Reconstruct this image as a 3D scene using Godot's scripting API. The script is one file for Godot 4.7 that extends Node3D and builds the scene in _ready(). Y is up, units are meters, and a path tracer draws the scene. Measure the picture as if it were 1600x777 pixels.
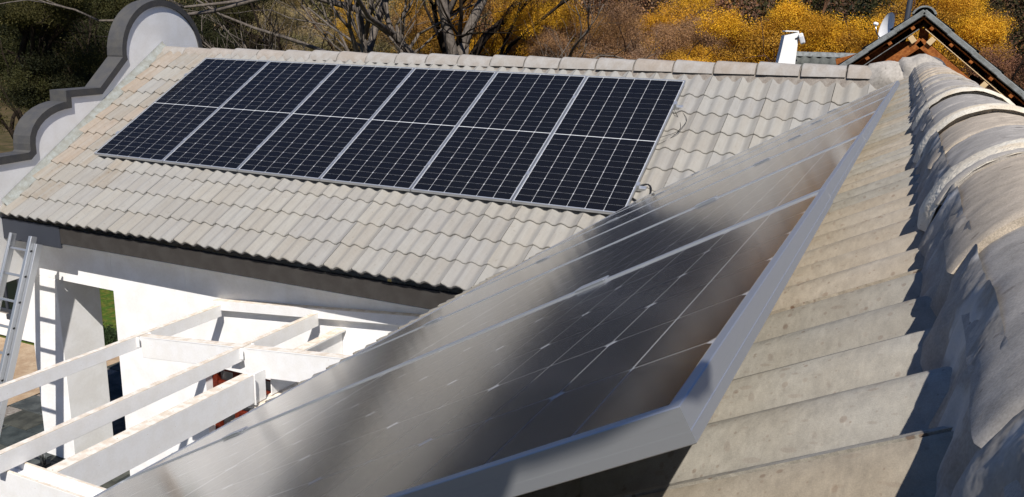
extends Node3D

const GY := -4.78          # ground level (y = 0 is the top edge of the far row of solar panels)
const AL := 0.5184         # roof pitch
var rng := RandomNumberGenerator.new()
var M := {}
var taken := {}

func _ready():
	rng.seed = 11
	# ---------- camera, sky, sun, exposure
	var cam := Camera3D.new()
	cam.name = "camera"
	cam.position = Vector3(8.5529, 0.4141, 8.8116)
	cam.rotation = Vector3(-0.2454, 0.4294, 0.0271)
	cam.fov = 32.32
	cam.near = 0.02
	cam.far = 1500.0
	add_child(cam)
	cam.make_current()
	var env := Environment.new()
	env.background_mode = Environment.BG_SKY
	var sm := ProceduralSkyMaterial.new()
	sm.sky_top_color = Color(0.15, 0.32, 0.56)
	sm.sky_horizon_color = Color(0.64, 0.71, 0.75)
	sm.sky_curve = 0.12
	sm.ground_bottom_color = Color(0.25, 0.22, 0.18)
	sm.ground_horizon_color = Color(0.5, 0.5, 0.48)
	var sky := Sky.new()
	sky.sky_material = sm
	env.sky = sky
	env.background_energy_multiplier = 0.85
	env.tonemap_mode = Environment.TONE_MAPPER_LINEAR
	env.tonemap_exposure = 1.25
	env.sdfgi_enabled = true
	env.ssao_enabled = true
	env.ssil_enabled = true
	var we := WorldEnvironment.new()
	we.name = "world_environment"
	we.environment = env
	add_child(we)
	var sun := DirectionalLight3D.new()
	sun.name = "sun"
	sun.light_energy = 1.5
	sun.light_color = Color(1.0, 0.975, 0.945)
	sun.light_angular_distance = 0.53
	sun.shadow_enabled = true
	sun.basis = Basis.looking_at(Vector3(-0.42, -1.0, -0.75).normalized(), Vector3.UP)
	add_child(sun)

	make_materials()
	build_ground()
	build_house()
	build_panels()
	build_pergola()
	build_ladder()
	build_gable_roof()
	build_far_roof()
	build_yard()
	build_trees()
	build_person()

# =====================================================================  naming helpers
func numbered(n: String) -> String:
	if not taken.has(n):
		taken[n] = 0
		return n
	taken[n] += 1
	return "%s_%03d" % [n, taken[n]]

func thing(called: String, label: String, category: String, xf := Transform3D.IDENTITY, group := "") -> Node3D:
	var o := Node3D.new()
	o.name = numbered(called)
	add_child(o)
	o.transform = xf
	tag(o, label, category, group)
	return o

func tag(o: Node, label: String, category: String, group := ""):
	o.set_meta("label", label)
	o.set_meta("category", category)
	if group != "":
		o.set_meta("group", group)

func put(called: String, mesh: Mesh, mat: Material, parent: Node, xf := Transform3D.IDENTITY) -> MeshInstance3D:
	var o := MeshInstance3D.new()
	o.mesh = mesh
	o.transform = xf
	if mat:
		o.material_override = mat
	if parent == self:
		o.name = numbered(called)
	else:
		o.name = called
	parent.add_child(o, true)
	if parent != self and o.name != called:
		fix_name(o, called, parent)
	return o

func fix_name(o: Node, called: String, parent: Node):
	var key := "%d/%s" % [parent.get_instance_id(), called]
	taken[key] = taken.get(key, 0) + 1
	o.name = "%s_%03d" % [called, taken[key]]

func many(called: String, mesh: Mesh, mat: Material, parent: Node, xfs: Array, cols: Array = []) -> MultiMeshInstance3D:
	var mm := MultiMesh.new()
	mm.transform_format = MultiMesh.TRANSFORM_3D
	mm.use_colors = cols.size() > 0
	mm.mesh = mesh
	mm.instance_count = xfs.size()
	for i in xfs.size():
		mm.set_instance_transform(i, xfs[i])
		if cols.size() > 0:
			mm.set_instance_color(i, cols[i])
	var o := MultiMeshInstance3D.new()
	o.multimesh = mm
	o.material_override = mat
	o.name = numbered(called) if parent == self else called
	parent.add_child(o, true)
	if parent != self and o.name != called:
		fix_name(o, called, parent)
	o.set_meta("kind", "stuff")
	return o

# =====================================================================  mesh helpers
func begin(flat := true) -> SurfaceTool:
	var st := SurfaceTool.new()
	st.begin(Mesh.PRIMITIVE_TRIANGLES)
	st.set_smooth_group(-1 if flat else 0)
	return st

func done(st: SurfaceTool) -> ArrayMesh:
	st.generate_normals()
	return st.commit()

func tri(st: SurfaceTool, a: Vector3, b: Vector3, c: Vector3):   # a, b, c counter-clockwise seen from outside
	st.add_vertex(a); st.add_vertex(c); st.add_vertex(b)

func quad(st: SurfaceTool, a: Vector3, b: Vector3, c: Vector3, d: Vector3):
	tri(st, a, b, c); tri(st, a, c, d)

func box(st: SurfaceTool, xf: Transform3D, size: Vector3, bev := 0.003):
	var h := size * 0.5
	var b := minf(bev, minf(h.x, minf(h.y, h.z)) * 0.6)
	var p := func(sx: int, sy: int, sz: int, k: int) -> Vector3:
		var v := Vector3(sx * h.x, sy * h.y, sz * h.z)
		for i in 3:
			if i != k:
				v[i] -= b * [sx, sy, sz][i]
		return xf * v
	for s in [-1, 1]:
		var f := [p.call(s, -1, -1, 0), p.call(s, 1, -1, 0), p.call(s, 1, 1, 0), p.call(s, -1, 1, 0)]
		face(st, f, s > 0)
		f = [p.call(-1, s, -1, 1), p.call(-1, s, 1, 1), p.call(1, s, 1, 1), p.call(1, s, -1, 1)]
		face(st, f, s > 0)
		f = [p.call(-1, -1, s, 2), p.call(1, -1, s, 2), p.call(1, 1, s, 2), p.call(-1, 1, s, 2)]
		face(st, f, s > 0)
	if b < 0.0005:
		return
	for i in [-1, 1]:
		for j in [-1, 1]:
			face(st, [p.call(i, j, -1, 0), p.call(i, j, 1, 0), p.call(i, j, 1, 1), p.call(i, j, -1, 1)], i * j < 0)
			face(st, [p.call(i, -1, j, 0), p.call(i, 1, j, 0), p.call(i, 1, j, 2), p.call(i, -1, j, 2)], i * j > 0)
			face(st, [p.call(-1, i, j, 1), p.call(1, i, j, 1), p.call(1, i, j, 2), p.call(-1, i, j, 2)], i * j < 0)
			for k in [-1, 1]:
				if i * j * k > 0:
					tri(st, p.call(i, j, k, 0), p.call(i, j, k, 1), p.call(i, j, k, 2))
				else:
					tri(st, p.call(i, j, k, 0), p.call(i, j, k, 2), p.call(i, j, k, 1))

func face(st: SurfaceTool, f: Array, ccw: bool):
	if ccw:
		quad(st, f[0], f[1], f[2], f[3])
	else:
		quad(st, f[3], f[2], f[1], f[0])

func bx(center: Vector3, size: Vector3, bev := 0.004) -> ArrayMesh:
	var st := begin()
	box(st, Transform3D(Basis.IDENTITY, center), size, bev)
	return done(st)

func span(st: SurfaceTool, a: Vector3, b: Vector3, w: float, h: float, up := Vector3.UP, bev := 0.003):   # a bar from a to b, w across, h high
	var z := (b - a)
	var l := z.length()
	z /= l
	var x := up.cross(z).normalized()
	var y := z.cross(x)
	box(st, Transform3D(Basis(x, y, z), (a + b) * 0.5), Vector3(w, h, l), bev)

func spanm(a: Vector3, b: Vector3, w: float, h: float, up := Vector3.UP, bev := 0.003) -> ArrayMesh:
	var st := begin()
	span(st, a, b, w, h, up, bev)
	return done(st)

func tube(st: SurfaceTool, pts: Array, rad: Array, n := 6):
	var rings := []
	var side := Vector3.ZERO
	for i in pts.size():
		var t: Vector3 = (pts[mini(i + 1, pts.size() - 1)] - pts[maxi(i - 1, 0)]).normalized()
		if side == Vector3.ZERO:
			side = t.cross(Vector3(0.3, 0.2, 0.93)).normalized()
		side = (side - t * side.dot(t)).normalized()
		var up := t.cross(side)
		var ring := []
		for k in n:
			var a := TAU * k / n
			ring.append(pts[i] + (side * cos(a) + up * sin(a)) * rad[i])
		rings.append(ring)
	for i in pts.size() - 1:
		for k in n:
			var k2 := (k + 1) % n
			quad(st, rings[i][k], rings[i][k2], rings[i + 1][k2], rings[i + 1][k])
	var e: Array = rings[-1]
	for k in range(1, n - 1):
		tri(st, e[0], e[k], e[k + 1])
	e = rings[0]
	for k in range(1, n - 1):
		tri(st, e[0], e[k + 1], e[k])

func prism(st: SurfaceTool, poly: PackedVector2Array, xf: Transform3D, depth: float):   # polygon in x,y pushed along -z by depth
	var pl := poly
	if Geometry2D.is_polygon_clockwise(pl):
		pl.reverse()
	var idx := Geometry2D.triangulate_polygon(pl)
	for i in range(0, idx.size(), 3):
		var a := pl[idx[i]]
		var b := pl[idx[i + 1]]
		var c := pl[idx[i + 2]]
		if (b - a).cross(c - a) < 0:
			var t := b
			b = c
			c = t
		tri(st, xf * Vector3(a.x, a.y, 0), xf * Vector3(b.x, b.y, 0), xf * Vector3(c.x, c.y, 0))
		tri(st, xf * Vector3(a.x, a.y, -depth), xf * Vector3(c.x, c.y, -depth), xf * Vector3(b.x, b.y, -depth))
	for i in pl.size():
		var a := pl[i]
		var b := pl[(i + 1) % pl.size()]
		quad(st, xf * Vector3(a.x, a.y, -depth), xf * Vector3(b.x, b.y, -depth), xf * Vector3(b.x, b.y, 0), xf * Vector3(a.x, a.y, 0))

# =====================================================================  materials
func noise(sd: int, freq: float, oct := 3) -> FastNoiseLite:
	var n := FastNoiseLite.new()
	n.seed = sd
	n.frequency = freq
	n.fractal_octaves = oct
	n.noise_type = FastNoiseLite.TYPE_SIMPLEX_SMOOTH
	return n

# colour image: sRGB base pushed towards tint by broad patches, fine grain, and scattered spots (lichen, pits)
func grain(size: int, sd: int, base: Color, tint: Color, patch: float, amp: float, fine: float, spots: int, spot_col: Color, spot_r: float, stretch := 1.0) -> ImageTexture:
	var a := noise(sd, patch / size, 4).get_seamless_image(size, size)
	var b := noise(sd + 5, 24.0 / size, 2).get_seamless_image(size, size)
	a.convert(Image.FORMAT_L8)
	b.convert(Image.FORMAT_L8)
	var ad := a.get_data()
	var bd := b.get_data()
	var out := PackedByteArray()
	out.resize(size * size * 3)
	var r := RandomNumberGenerator.new()
	r.seed = sd
	for y in size:
		for x in size:
			var i := y * size + x
			var j := i
			if stretch > 1.0:
				j = int(y / stretch) * size + x
			var t := clampf((ad[j] / 255.0 - 0.5) * 2.2 + 0.5, 0, 1) * amp
			var g := 1.0 + (bd[j] / 255.0 - 0.5) * fine + (r.randf() - 0.5) * fine
			out[i * 3] = clampi(int((base.r + (tint.r - base.r) * t) * g * 255), 0, 255)
			out[i * 3 + 1] = clampi(int((base.g + (tint.g - base.g) * t) * g * 255), 0, 255)
			out[i * 3 + 2] = clampi(int((base.b + (tint.b - base.b) * t) * g * 255), 0, 255)
	for k in spots:
		var cx := r.randi() % size
		var cy := r.randi() % size
		var rad := spot_r * (0.25 + 0.75 * pow(r.randf(), 2.5))
		var strength := r.randf_range(0.25, 0.85)
		var e := int(ceil(rad)) + 1
		for dy in range(-e, e + 1):
			for dx in range(-e, e + 1):
				var d := sqrt(dx * dx + dy * dy) / rad
				d += (bd[((cy + dy + size) % size) * size + (cx + dx + size) % size] / 255.0 - 0.5) * 0.7
				var w := clampf((1.05 - d) * 3.0, 0, 1) * strength
				if w > 0:
					var i := ((cy + dy + size) % size) * size + (cx + dx + size) % size
					out[i * 3] = int(lerpf(out[i * 3], spot_col.r * 255, w))
					out[i * 3 + 1] = int(lerpf(out[i * 3 + 1], spot_col.g * 255, w))
					out[i * 3 + 2] = int(lerpf(out[i * 3 + 2], spot_col.b * 255, w))
	var im := Image.create_from_data(size, size, false, Image.FORMAT_RGB8, out)
	im.generate_mipmaps()
	return ImageTexture.create_from_image(im)

func heights(size: int, sd: int, f: float, oct := 4) -> ImageTexture:
	var a := noise(sd, f / size, oct).get_seamless_image(size, size)
	a.convert(Image.FORMAT_RGB8)
	return ImageTexture.create_from_image(a)

func tri_mat(t: Texture2D, scale: Vector3, rough := 0.9, bump: Texture2D = null, cm := 0.1, world := true) -> StandardMaterial3D:
	var m := StandardMaterial3D.new()
	m.albedo_texture = t
	m.roughness = rough
	m.metallic_specular = 0.3
	m.uv1_triplanar = true
	m.uv1_world_triplanar = world
	m.uv1_scale = scale
	m.cull_mode = BaseMaterial3D.CULL_DISABLED
	if bump:
		m.heightmap_enabled = true
		m.heightmap_texture = bump
		m.heightmap_scale = cm
	return m

func tinted(m: StandardMaterial3D, c: Color) -> StandardMaterial3D:
	var d: StandardMaterial3D = m.duplicate()
	d.albedo_color = c
	return d

func plain(c: Color, rough := 0.6, metal := 0.0, spec := 0.5) -> StandardMaterial3D:
	var m := StandardMaterial3D.new()
	m.albedo_color = c
	m.roughness = rough
	m.metallic = metal
	m.metallic_specular = spec
	m.cull_mode = BaseMaterial3D.CULL_DISABLED
	return m

func make_materials():
	var bump := heights(512, 3, 40.0, 5)
	var bump2 := heights(512, 9, 9.0, 5)
	# concrete roof tiles, far wing (streaks run down the slope) and near wing
	var tb := grain(512, 21, Color(0.575, 0.57, 0.552), Color(0.553, 0.54, 0.515), 5.0, 0.8, 0.08, 60, Color(0.42, 0.39, 0.35), 5.0, 6.0)
	M.tile_far = []
	for c in [Color(1, 1, 1), Color(0.985, 0.985, 0.99), Color(1.015, 1.01, 1.0), Color(0.99, 0.98, 0.965), Color(0.97, 0.965, 0.96)]:
		M.tile_far.append(tinted(tri_mat(tb, Vector3(1.6, 1.6, 1.6), 0.92, bump, 0.08), c))
	var ts := grain(512, 33, Color(0.575, 0.562, 0.535), Color(0.55, 0.517, 0.47), 9.0, 1.0, 0.10, 90, Color(0.40, 0.32, 0.25), 6.0, 8.0)
	M.tile_stained = []
	for c in [Color(1, 1, 1), Color(1.02, 0.99, 0.97), Color(0.97, 0.97, 0.97)]:
		M.tile_stained.append(tinted(tri_mat(ts, Vector3(1.3, 1.3, 1.3), 0.92, bump, 0.08), c))
	var tn := grain(1024, 45, Color(0.605, 0.593, 0.56), Color(0.555, 0.53, 0.48), 4.0, 0.75, 0.16, 700, Color(0.38, 0.30, 0.25), 6.5)
	M.tile_near = []
	for c in [Color(1, 1, 1), Color(0.95, 0.95, 0.95), Color(1.03, 1.0, 0.97), Color(0.98, 0.95, 0.91)]:
		M.tile_near.append(tinted(tri_mat(tn, Vector3(1.7, 1.7, 1.7), 0.9, bump, 0.12), c))
	M.underlay = plain(Color(0.16, 0.15, 0.14), 0.95)
	var tc := grain(1024, 57, Color(0.645, 0.625, 0.595), Color(0.585, 0.565, 0.535), 6.0, 0.7, 0.26, 260, Color(0.30, 0.27, 0.25), 8.0)
	M.cap_near = tri_mat(tc, Vector3(1.1, 1.1, 1.1), 0.85, bump2, 0.22)
	M.mortar_near = tri_mat(grain(512, 61, Color(0.62, 0.60, 0.57), Color(0.54, 0.52, 0.49), 6.0, 0.8, 0.16, 46, Color(0.84, 0.84, 0.83), 30.0), Vector3(2.4, 1.2, 1.2), 0.9, bump2, 0.6)
	M.cap_near_light = tinted(M.cap_near, Color(1.1, 1.06, 1.0))
	M.cap_far = tri_mat(grain(512, 59, Color(0.61, 0.60, 0.585), Color(0.56, 0.535, 0.505), 5.0, 0.9, 0.08, 60, Color(0.45, 0.42, 0.39), 5.0), Vector3(1.3, 1.3, 1.3), 0.9, bump, 0.1)
	M.cap_far_pink = tinted(M.cap_far, Color(1.0, 0.98, 0.96))
	var tm := grain(512, 63, Color(0.55, 0.53, 0.50), Color(0.46, 0.43, 0.40), 6.0, 0.9, 0.16, 40, Color(0.36, 0.33, 0.30), 7.0)
	M.mortar = tri_mat(tm, Vector3(2.0, 2.0, 2.0), 0.95, bump2, 1.0)
	var tw := grain(512, 71, Color(0.87, 0.845, 0.78), Color(0.80, 0.74, 0.64), 4.0, 0.8, 0.10, 90, Color(0.42, 0.38, 0.33), 4.0)
	M.mortar_white = tri_mat(tw, Vector3(3.0, 3.0, 3.0), 0.95, bump, 0.2)
	# render, paint
	var tp := grain(512, 77, Color(0.95, 0.95, 0.945), Color(0.915, 0.91, 0.895), 3.0, 0.8, 0.025, 6, Color.WHITE, 1.0)
	M.white = tri_mat(tp, Vector3(0.8, 0.8, 0.8), 0.85, bump, 0.06)
	var tsl := grain(512, 81, Color(0.275, 0.277, 0.285), Color(0.315, 0.31, 0.30), 5.0, 0.9, 0.10, 50, Color(0.33, 0.32, 0.30), 6.0)
	M.coping = tri_mat(tsl, Vector3(1.2, 1.2, 1.2), 0.75, bump, 0.1)
	M.flashing = tri_mat(grain(256, 85, Color(0.58, 0.60, 0.59), Color(0.50, 0.50, 0.47), 5.0, 0.9, 0.12, 20, Color(0.4, 0.38, 0.33), 5.0), Vector3(2, 2, 2), 0.8, bump, 0.2)
	var tf := grain(512, 87, Color(0.255, 0.245, 0.235), Color(0.225, 0.213, 0.203), 4.0, 0.8, 0.06, 14, Color(0.40, 0.36, 0.32), 5.0)
	M.fascia = tri_mat(tf, Vector3(1.2, 1.2, 1.2), 0.85)
	M.fascia_dark = plain(Color(0.20, 0.215, 0.25), 0.6)
	var tst := grain(512, 91, Color(0.905, 0.905, 0.90), Color(0.885, 0.88, 0.865), 4.0, 0.7, 0.025, 14, Color(0.72, 0.64, 0.55), 3.5)
	M.steel_white = tri_mat(tst, Vector3(1.5, 1.5, 1.5), 0.5)
	var tdu := grain(512, 95, Color(0.88, 0.855, 0.81), Color(0.80, 0.745, 0.67), 5.0, 0.9, 0.06, 20, Color(0.52, 0.42, 0.33), 7.0)
	M.steel_dusty = tri_mat(tdu, Vector3(2, 2, 2), 0.8)
	# metal
	M.alu = plain(Color(0.76, 0.77, 0.78), 0.46, 0.8)
	M.alu_ladder = plain(Color(0.78, 0.79, 0.80), 0.42, 0.85)
	M.steel = plain(Color(0.70, 0.70, 0.70), 0.25, 1.0)
	M.black = plain(Color(0.03, 0.03, 0.03), 0.6)
	# solar panel
	M.cell = []
	for c in [Color(0.04, 0.042, 0.052), Color(0.046, 0.047, 0.054), Color(0.036, 0.039, 0.05)]:
		var m := StandardMaterial3D.new()
		m.albedo_texture = cell_print(c)
		m.roughness = 0.5
		m.metallic_specular = 0.3
		m.cull_mode = BaseMaterial3D.CULL_DISABLED
		M.cell.append(m)
	M.backsheet = plain(Color(0.77, 0.78, 0.79), 0.6)
	var gl := StandardMaterial3D.new()
	gl.transparency = BaseMaterial3D.TRANSPARENCY_ALPHA
	gl.albedo_color = Color(0, 0, 0, 0.02)
	gl.roughness = 0.13
	gl.cull_mode = BaseMaterial3D.CULL_DISABLED
	M.glass = gl
	var gf := gl.duplicate()          # anti-reflex glass of the far row
	gf.roughness = 0.05
	gf.metallic_specular = 0.24
	M.glass_far = gf
	var wg := gl.duplicate()
	wg.roughness = 0.03
	M.window_glass = wg
	M.window_dark = plain(Color(0.10, 0.115, 0.13), 0.06)     # dark tinted glass
	# timber, ground, plants
	var two := grain(512, 101, Color(0.63, 0.39, 0.19), Color(0.50, 0.28, 0.12), 10.0, 1.0, 0.14, 30, Color(0.35, 0.2, 0.1), 6.0, 1.0)
	M.timber = tri_mat(two, Vector3(2.0, 2.0, 2.0), 0.75, bump, 0.1)
	M.timber_pale = plain(Color(0.78, 0.68, 0.52), 0.8)
	M.red_wood = tri_mat(grain(256, 103, Color(0.42, 0.16, 0.09), Color(0.33, 0.11, 0.06), 8.0, 1.0, 0.12, 0, Color.WHITE, 1.0), Vector3(3, 3, 3), 0.5)
	var tg := grain(512, 105, Color(0.37, 0.38, 0.365), Color(0.30, 0.31, 0.30), 5.0, 1.0, 0.12, 60, Color(0.45, 0.43, 0.38), 6.0)
	M.tile_dark = tri_mat(tg, Vector3(1.6, 1.6, 1.6), 0.85, bump, 0.1)
	M.verge = tri_mat(grain(512, 107, Color(0.50, 0.515, 0.515), Color(0.42, 0.43, 0.42), 6.0, 1.0, 0.12, 60, Color(0.3, 0.29, 0.26), 7.0), Vector3(1.8, 1.8, 1.8), 0.8, bump, 0.15)
	M.slate = []
	var tsq := grain(512, 111, Color(0.31, 0.325, 0.32), Color(0.235, 0.25, 0.25), 4.0, 1.0, 0.12, 30, Color(0.4, 0.38, 0.34), 9.0)
	for c in [Color(1, 1, 1), Color(0.85, 0.88, 0.88), Color(1.1, 1.08, 1.02), Color(0.95, 0.92, 0.86)]:
		M.slate.append(tinted(tri_mat(tsq, Vector3(0.9, 0.9, 0.9), 0.7, bump2, 0.4), c))
	M.sand = tri_mat(grain(512, 113, Color(0.68, 0.60, 0.50), Color(0.62, 0.53, 0.43), 5.0, 1.0, 0.10, 120, Color(0.5, 0.4, 0.3), 4.0), Vector3(0.7, 0.7, 0.7), 0.95, bump, 0.3)
	M.grass = tri_mat(grain(512, 115, Color(0.23, 0.33, 0.10), Color(0.36, 0.36, 0.15), 8.0, 1.0, 0.4, 0, Color.WHITE, 1.0), Vector3(0.5, 0.5, 0.5), 0.95, bump, 1.0)
	M.earth = tri_mat(grain(512, 117, Color(0.33, 0.28, 0.20), Color(0.26, 0.24, 0.14), 6.0, 1.0, 0.25, 100, Color(0.2, 0.18, 0.12), 8.0), Vector3(0.12, 0.12, 0.12), 0.95)
	var lf := StandardMaterial3D.new()
	lf.vertex_color_use_as_albedo = true
	lf.roughness = 0.65
	lf.metallic_specular = 0.25
	lf.backlight_enabled = true
	lf.backlight = Color(0.55, 0.55, 0.5)
	lf.cull_mode = BaseMaterial3D.CULL_DISABLED
	M.leaf = lf
	var tbk := grain(512, 121, Color(0.45, 0.42, 0.39), Color(0.31, 0.285, 0.26), 9.0, 1.0, 0.2, 60, Color(0.2, 0.18, 0.16), 7.0)
	M.bark_grey = tri_mat(tbk, Vector3(1.2, 0.5, 1.2), 0.95, bump2, 2.0)
	M.bark_dark = tinted(M.bark_grey, Color(0.42, 0.38, 0.34))
	M.bark_brown = tinted(M.bark_grey, Color(0.85, 0.68, 0.56))
	M.cloth_blue = tri_mat(grain(256, 131, Color(0.16, 0.20, 0.30), Color(0.13, 0.16, 0.25), 5.0, 1.0, 0.15, 0, Color.WHITE, 1.0), Vector3(4, 4, 4), 0.9)
	M.cloth_dark = tri_mat(grain(256, 133, Color(0.2, 0.19, 0.18), Color(0.16, 0.15, 0.15), 5.0, 1.0, 0.15, 0, Color.WHITE, 1.0), Vector3(4, 4, 4), 0.9)
	M.skin = plain(Color(0.62, 0.44, 0.34), 0.55)
	M.hair = plain(Color(0.09, 0.07, 0.055), 0.7)

func cell_print(c: Color) -> ImageTexture:   # a dark silicon cell with nine thin silver bus wires
	var w := 128
	var h := 32
	var im := Image.create(w, h, false, Image.FORMAT_RGB8)
	im.fill(c)
	for k in 9:
		var x := int((k + 0.5) * w / 9.0)
		for y in h:
			im.set_pixel(x, y, c.lerp(Color(0.45, 0.46, 0.5), 0.30))
	for y in range(0, h, 4):
		for x in w:
			im.set_pixel(x, y, im.get_pixel(x, y).lerp(Color(0.3, 0.3, 0.35), 0.06))
	im.generate_mipmaps()
	return ImageTexture.create_from_image(im)

# =====================================================================  ground
func struct_mesh(called: String, mesh: Mesh, mat: Material, parent: Node = self) -> MeshInstance3D:
	var o := put(called, mesh, mat, parent)
	if parent == self:
		o.set_meta("kind", "structure")
	return o

func sheet(x0: float, x1: float, z0: float, z1: float, y: float) -> ArrayMesh:
	var st := begin()
	quad(st, Vector3(x0, y, z1), Vector3(x1, y, z1), Vector3(x1, y, z0), Vector3(x0, y, z0))
	return done(st)

func build_ground():
	struct_mesh("ground", sheet(-250, 250, -250, 250, GY - 0.12), M.earth)
	struct_mesh("lawn", sheet(-30, -3.1, -12, 30, GY - 0.03), M.grass)
	struct_mesh("sand_path", sheet(-3.12, -2.36, -9, -0.02, GY - 0.012), M.sand)
	struct_mesh("sand_yard", sheet(-6.0, -2.36, -0.02, 12, GY - 0.012), M.sand)
	var pav := struct_mesh("paving", bx(Vector3(1.6, GY - 0.06, 3.0), Vector3(7.9, 0.08, 12.0)), M.mortar)
	# slates in the part of the court that can be seen, laid in broken rows
	var meshes := []
	for i in 4:
		meshes.append(bx(Vector3(0, 0, 0), Vector3(0.59, 0.02, 0.39), 0.004))
	for r in range(0, 9):
		var off := 0.3 if r % 2 == 1 else 0.0
		for c in range(0, 11):
			var x := -2.04 + c * 0.6 + off
			var z := -0.1 + r * 0.4
			if x > 3.2:
				continue
			var xf := Transform3D(Basis(Vector3.UP, rng.randf_range(-0.004, 0.004)), Vector3(x, GY - 0.010 + rng.randf_range(-0.003, 0.003), z))
			put("slate", meshes[(r + c) % 4], M.slate[rng.randi() % 4], pav, xf)
	# hill behind the trees
	var st := begin(false)
	var n := noise(5, 0.02, 3)
	var nx := 60
	var nz := 14
	for i in nx:
		for j in nz:
			var v := []
			for q in [[0, 0], [1, 0], [1, 1], [0, 1]]:
				var x = -260.0 + (i + q[0]) * 520.0 / nx
				var t := float(j + q[1]) / nz
				var z := -38.0 - t * 120.0
				var y := GY - 0.2 + pow(t, 1.1) * 42.0 + n.get_noise_2d(x, z) * 5.0 * t
				v.append(Vector3(x, y, z))
			quad(st, v[3], v[2], v[1], v[0])
	struct_mesh("hillside", done(st), M.earth)

# =====================================================================  house
var FB: Transform3D      # far wing, front slope: x along the ridge, y out of the roof, z down the slope
var FBB: Transform3D     # far wing, back slope
var FA: Transform3D      # near wing, slope under the near panels
var FAR: Transform3D     # near wing, far side slope
const PHI := 0.0145

func frames():
	var s := sin(AL)
	var c := cos(AL)
	FB = Transform3D(Basis(Vector3(1, 0, 0), Vector3(0, c, s), Vector3(0, -s, c)), Vector3(0, 0.08, -0.34))
	FBB = Transform3D(Basis(Vector3(-1, 0, 0), Vector3(0, c, -s), Vector3(0, -s, -c)), Vector3(0, 0.08, -0.34))
	var e := Vector3(sin(PHI), 0, cos(PHI))
	var l := Vector3(-cos(PHI), 0, sin(PHI))
	FA = Transform3D(Basis(e, Vector3(0, c, 0) + l * s, Vector3(0, -s, 0) + l * c), Vector3(8.645, 0.18, -0.3))
	FAR = Transform3D(Basis(-e, Vector3(0, c, 0) - l * s, Vector3(0, -s, 0) - l * c), Vector3(8.645, 0.18, -0.3))

func roll(x: float, period := 0.15, rise := 0.040) -> float:    # height of the double roll across a tile; joints lie on every second crest
	return rise * pow(clampf(0.5 + 0.5 * cos(TAU * x / period), 0.0, 1.0), 0.75)

func tile_mesh(w: float, l: float, seed_: int, fine := 1) -> ArrayMesh:
	var r := RandomNumberGenerator.new()
	r.seed = seed_
	var st := begin(false)
	var n := 10 * fine
	var g := 0.002
	var chip := r.randf_range(-0.002, 0.002)
	var xs := []
	for i in n + 1:
		xs.append(g + (w - 2 * g) * i / n)
	var rows := []      # profile of (z, lowering) from the head to the underside of the nose
	for q in [[0.0, 0.0], [l - 0.010, 0.0], [l - 0.003, 0.003], [l, 0.008], [l - 0.001, 0.026]]:
		var row := []
		for i in n + 1:
			var wob := chip * sin(float(i) * 0.9 + seed_) if q[0] > 0.01 else 0.0
			row.append(Vector3(xs[i], roll(xs[i], w / 2.0, 0.040 if fine == 1 else 0.031) - q[1] + 0.0245 * q[0] / 0.395, q[0] + wob))
		rows.append(row)
	for j in rows.size() - 1:
		if j == rows.size() - 2:
			st.set_smooth_group(1)
		for i in n:
			quad(st, rows[j][i], rows[j + 1][i], rows[j + 1][i + 1], rows[j][i + 1])
	st.set_smooth_group(-1)
	for i in [0, n]:       # side edges
		var a: Vector3 = rows[0][i]
		var b: Vector3 = rows[1][i]
		var d := Vector3(0, -0.013, 0)
		if i == 0:
			quad(st, a + d, b + d, b, a)
		else:
			quad(st, b + d, a + d, a, b)
	return done(st)

func cap_mesh(l: float, r0: float, r1: float, flat := 1.0, lump := 0) -> ArrayMesh:   # ridge tile along +x, rounded, wider at x = 0; lump > 0 gives a hand-coated, uneven one
	var st := begin(false)
	var n := 12 if lump == 0 else 22
	var nz := noise(40 + lump, 5.0, 3)
	var prof := func(x: float, k: int, rr: float) -> Vector3:
		var a := lerpf(-1.22, 1.22, float(k) / n)
		var r := rr
		if lump > 0:
			r += nz.get_noise_2d(x * 1.6, a * 0.45) * 0.004
		return Vector3(x, (cos(a) - cos(1.22)) * r * flat, sin(a) * r)
	var secs := [[0.0, r0 - 0.005], [0.006, r0 - 0.001], [0.016, r0]]
	var m := 2 if lump == 0 else 9
	for j in range(1, m + 1):
		secs.append([lerpf(0.016, l, float(j) / m), lerpf(r0, r1, float(j) / m)])
	for j in secs.size() - 1:
		for k in n:
			quad(st, prof.call(secs[j][0], k, secs[j][1]), prof.call(secs[j][0], k + 1, secs[j][1]), prof.call(secs[j + 1][0], k + 1, secs[j + 1][1]), prof.call(secs[j + 1][0], k, secs[j + 1][1]))
	st.set_smooth_group(-1)
	for k in n:      # thickness of the two ends
		var a: Vector3 = prof.call(0.0, k, r0 - 0.005)
		var b: Vector3 = prof.call(0.0, k + 1, r0 - 0.005)
		var c: Vector3 = prof.call(0.0, k, r0 - 0.024)
		var d: Vector3 = prof.call(0.0, k + 1, r0 - 0.024)
		quad(st, c, d, b, a)
		a = prof.call(l, k, r1)
		b = prof.call(l, k + 1, r1)
		quad(st, a, b, Vector3(l, 0, b.z * 0.8), Vector3(l, 0, a.z * 0.8))
	return done(st)

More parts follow.
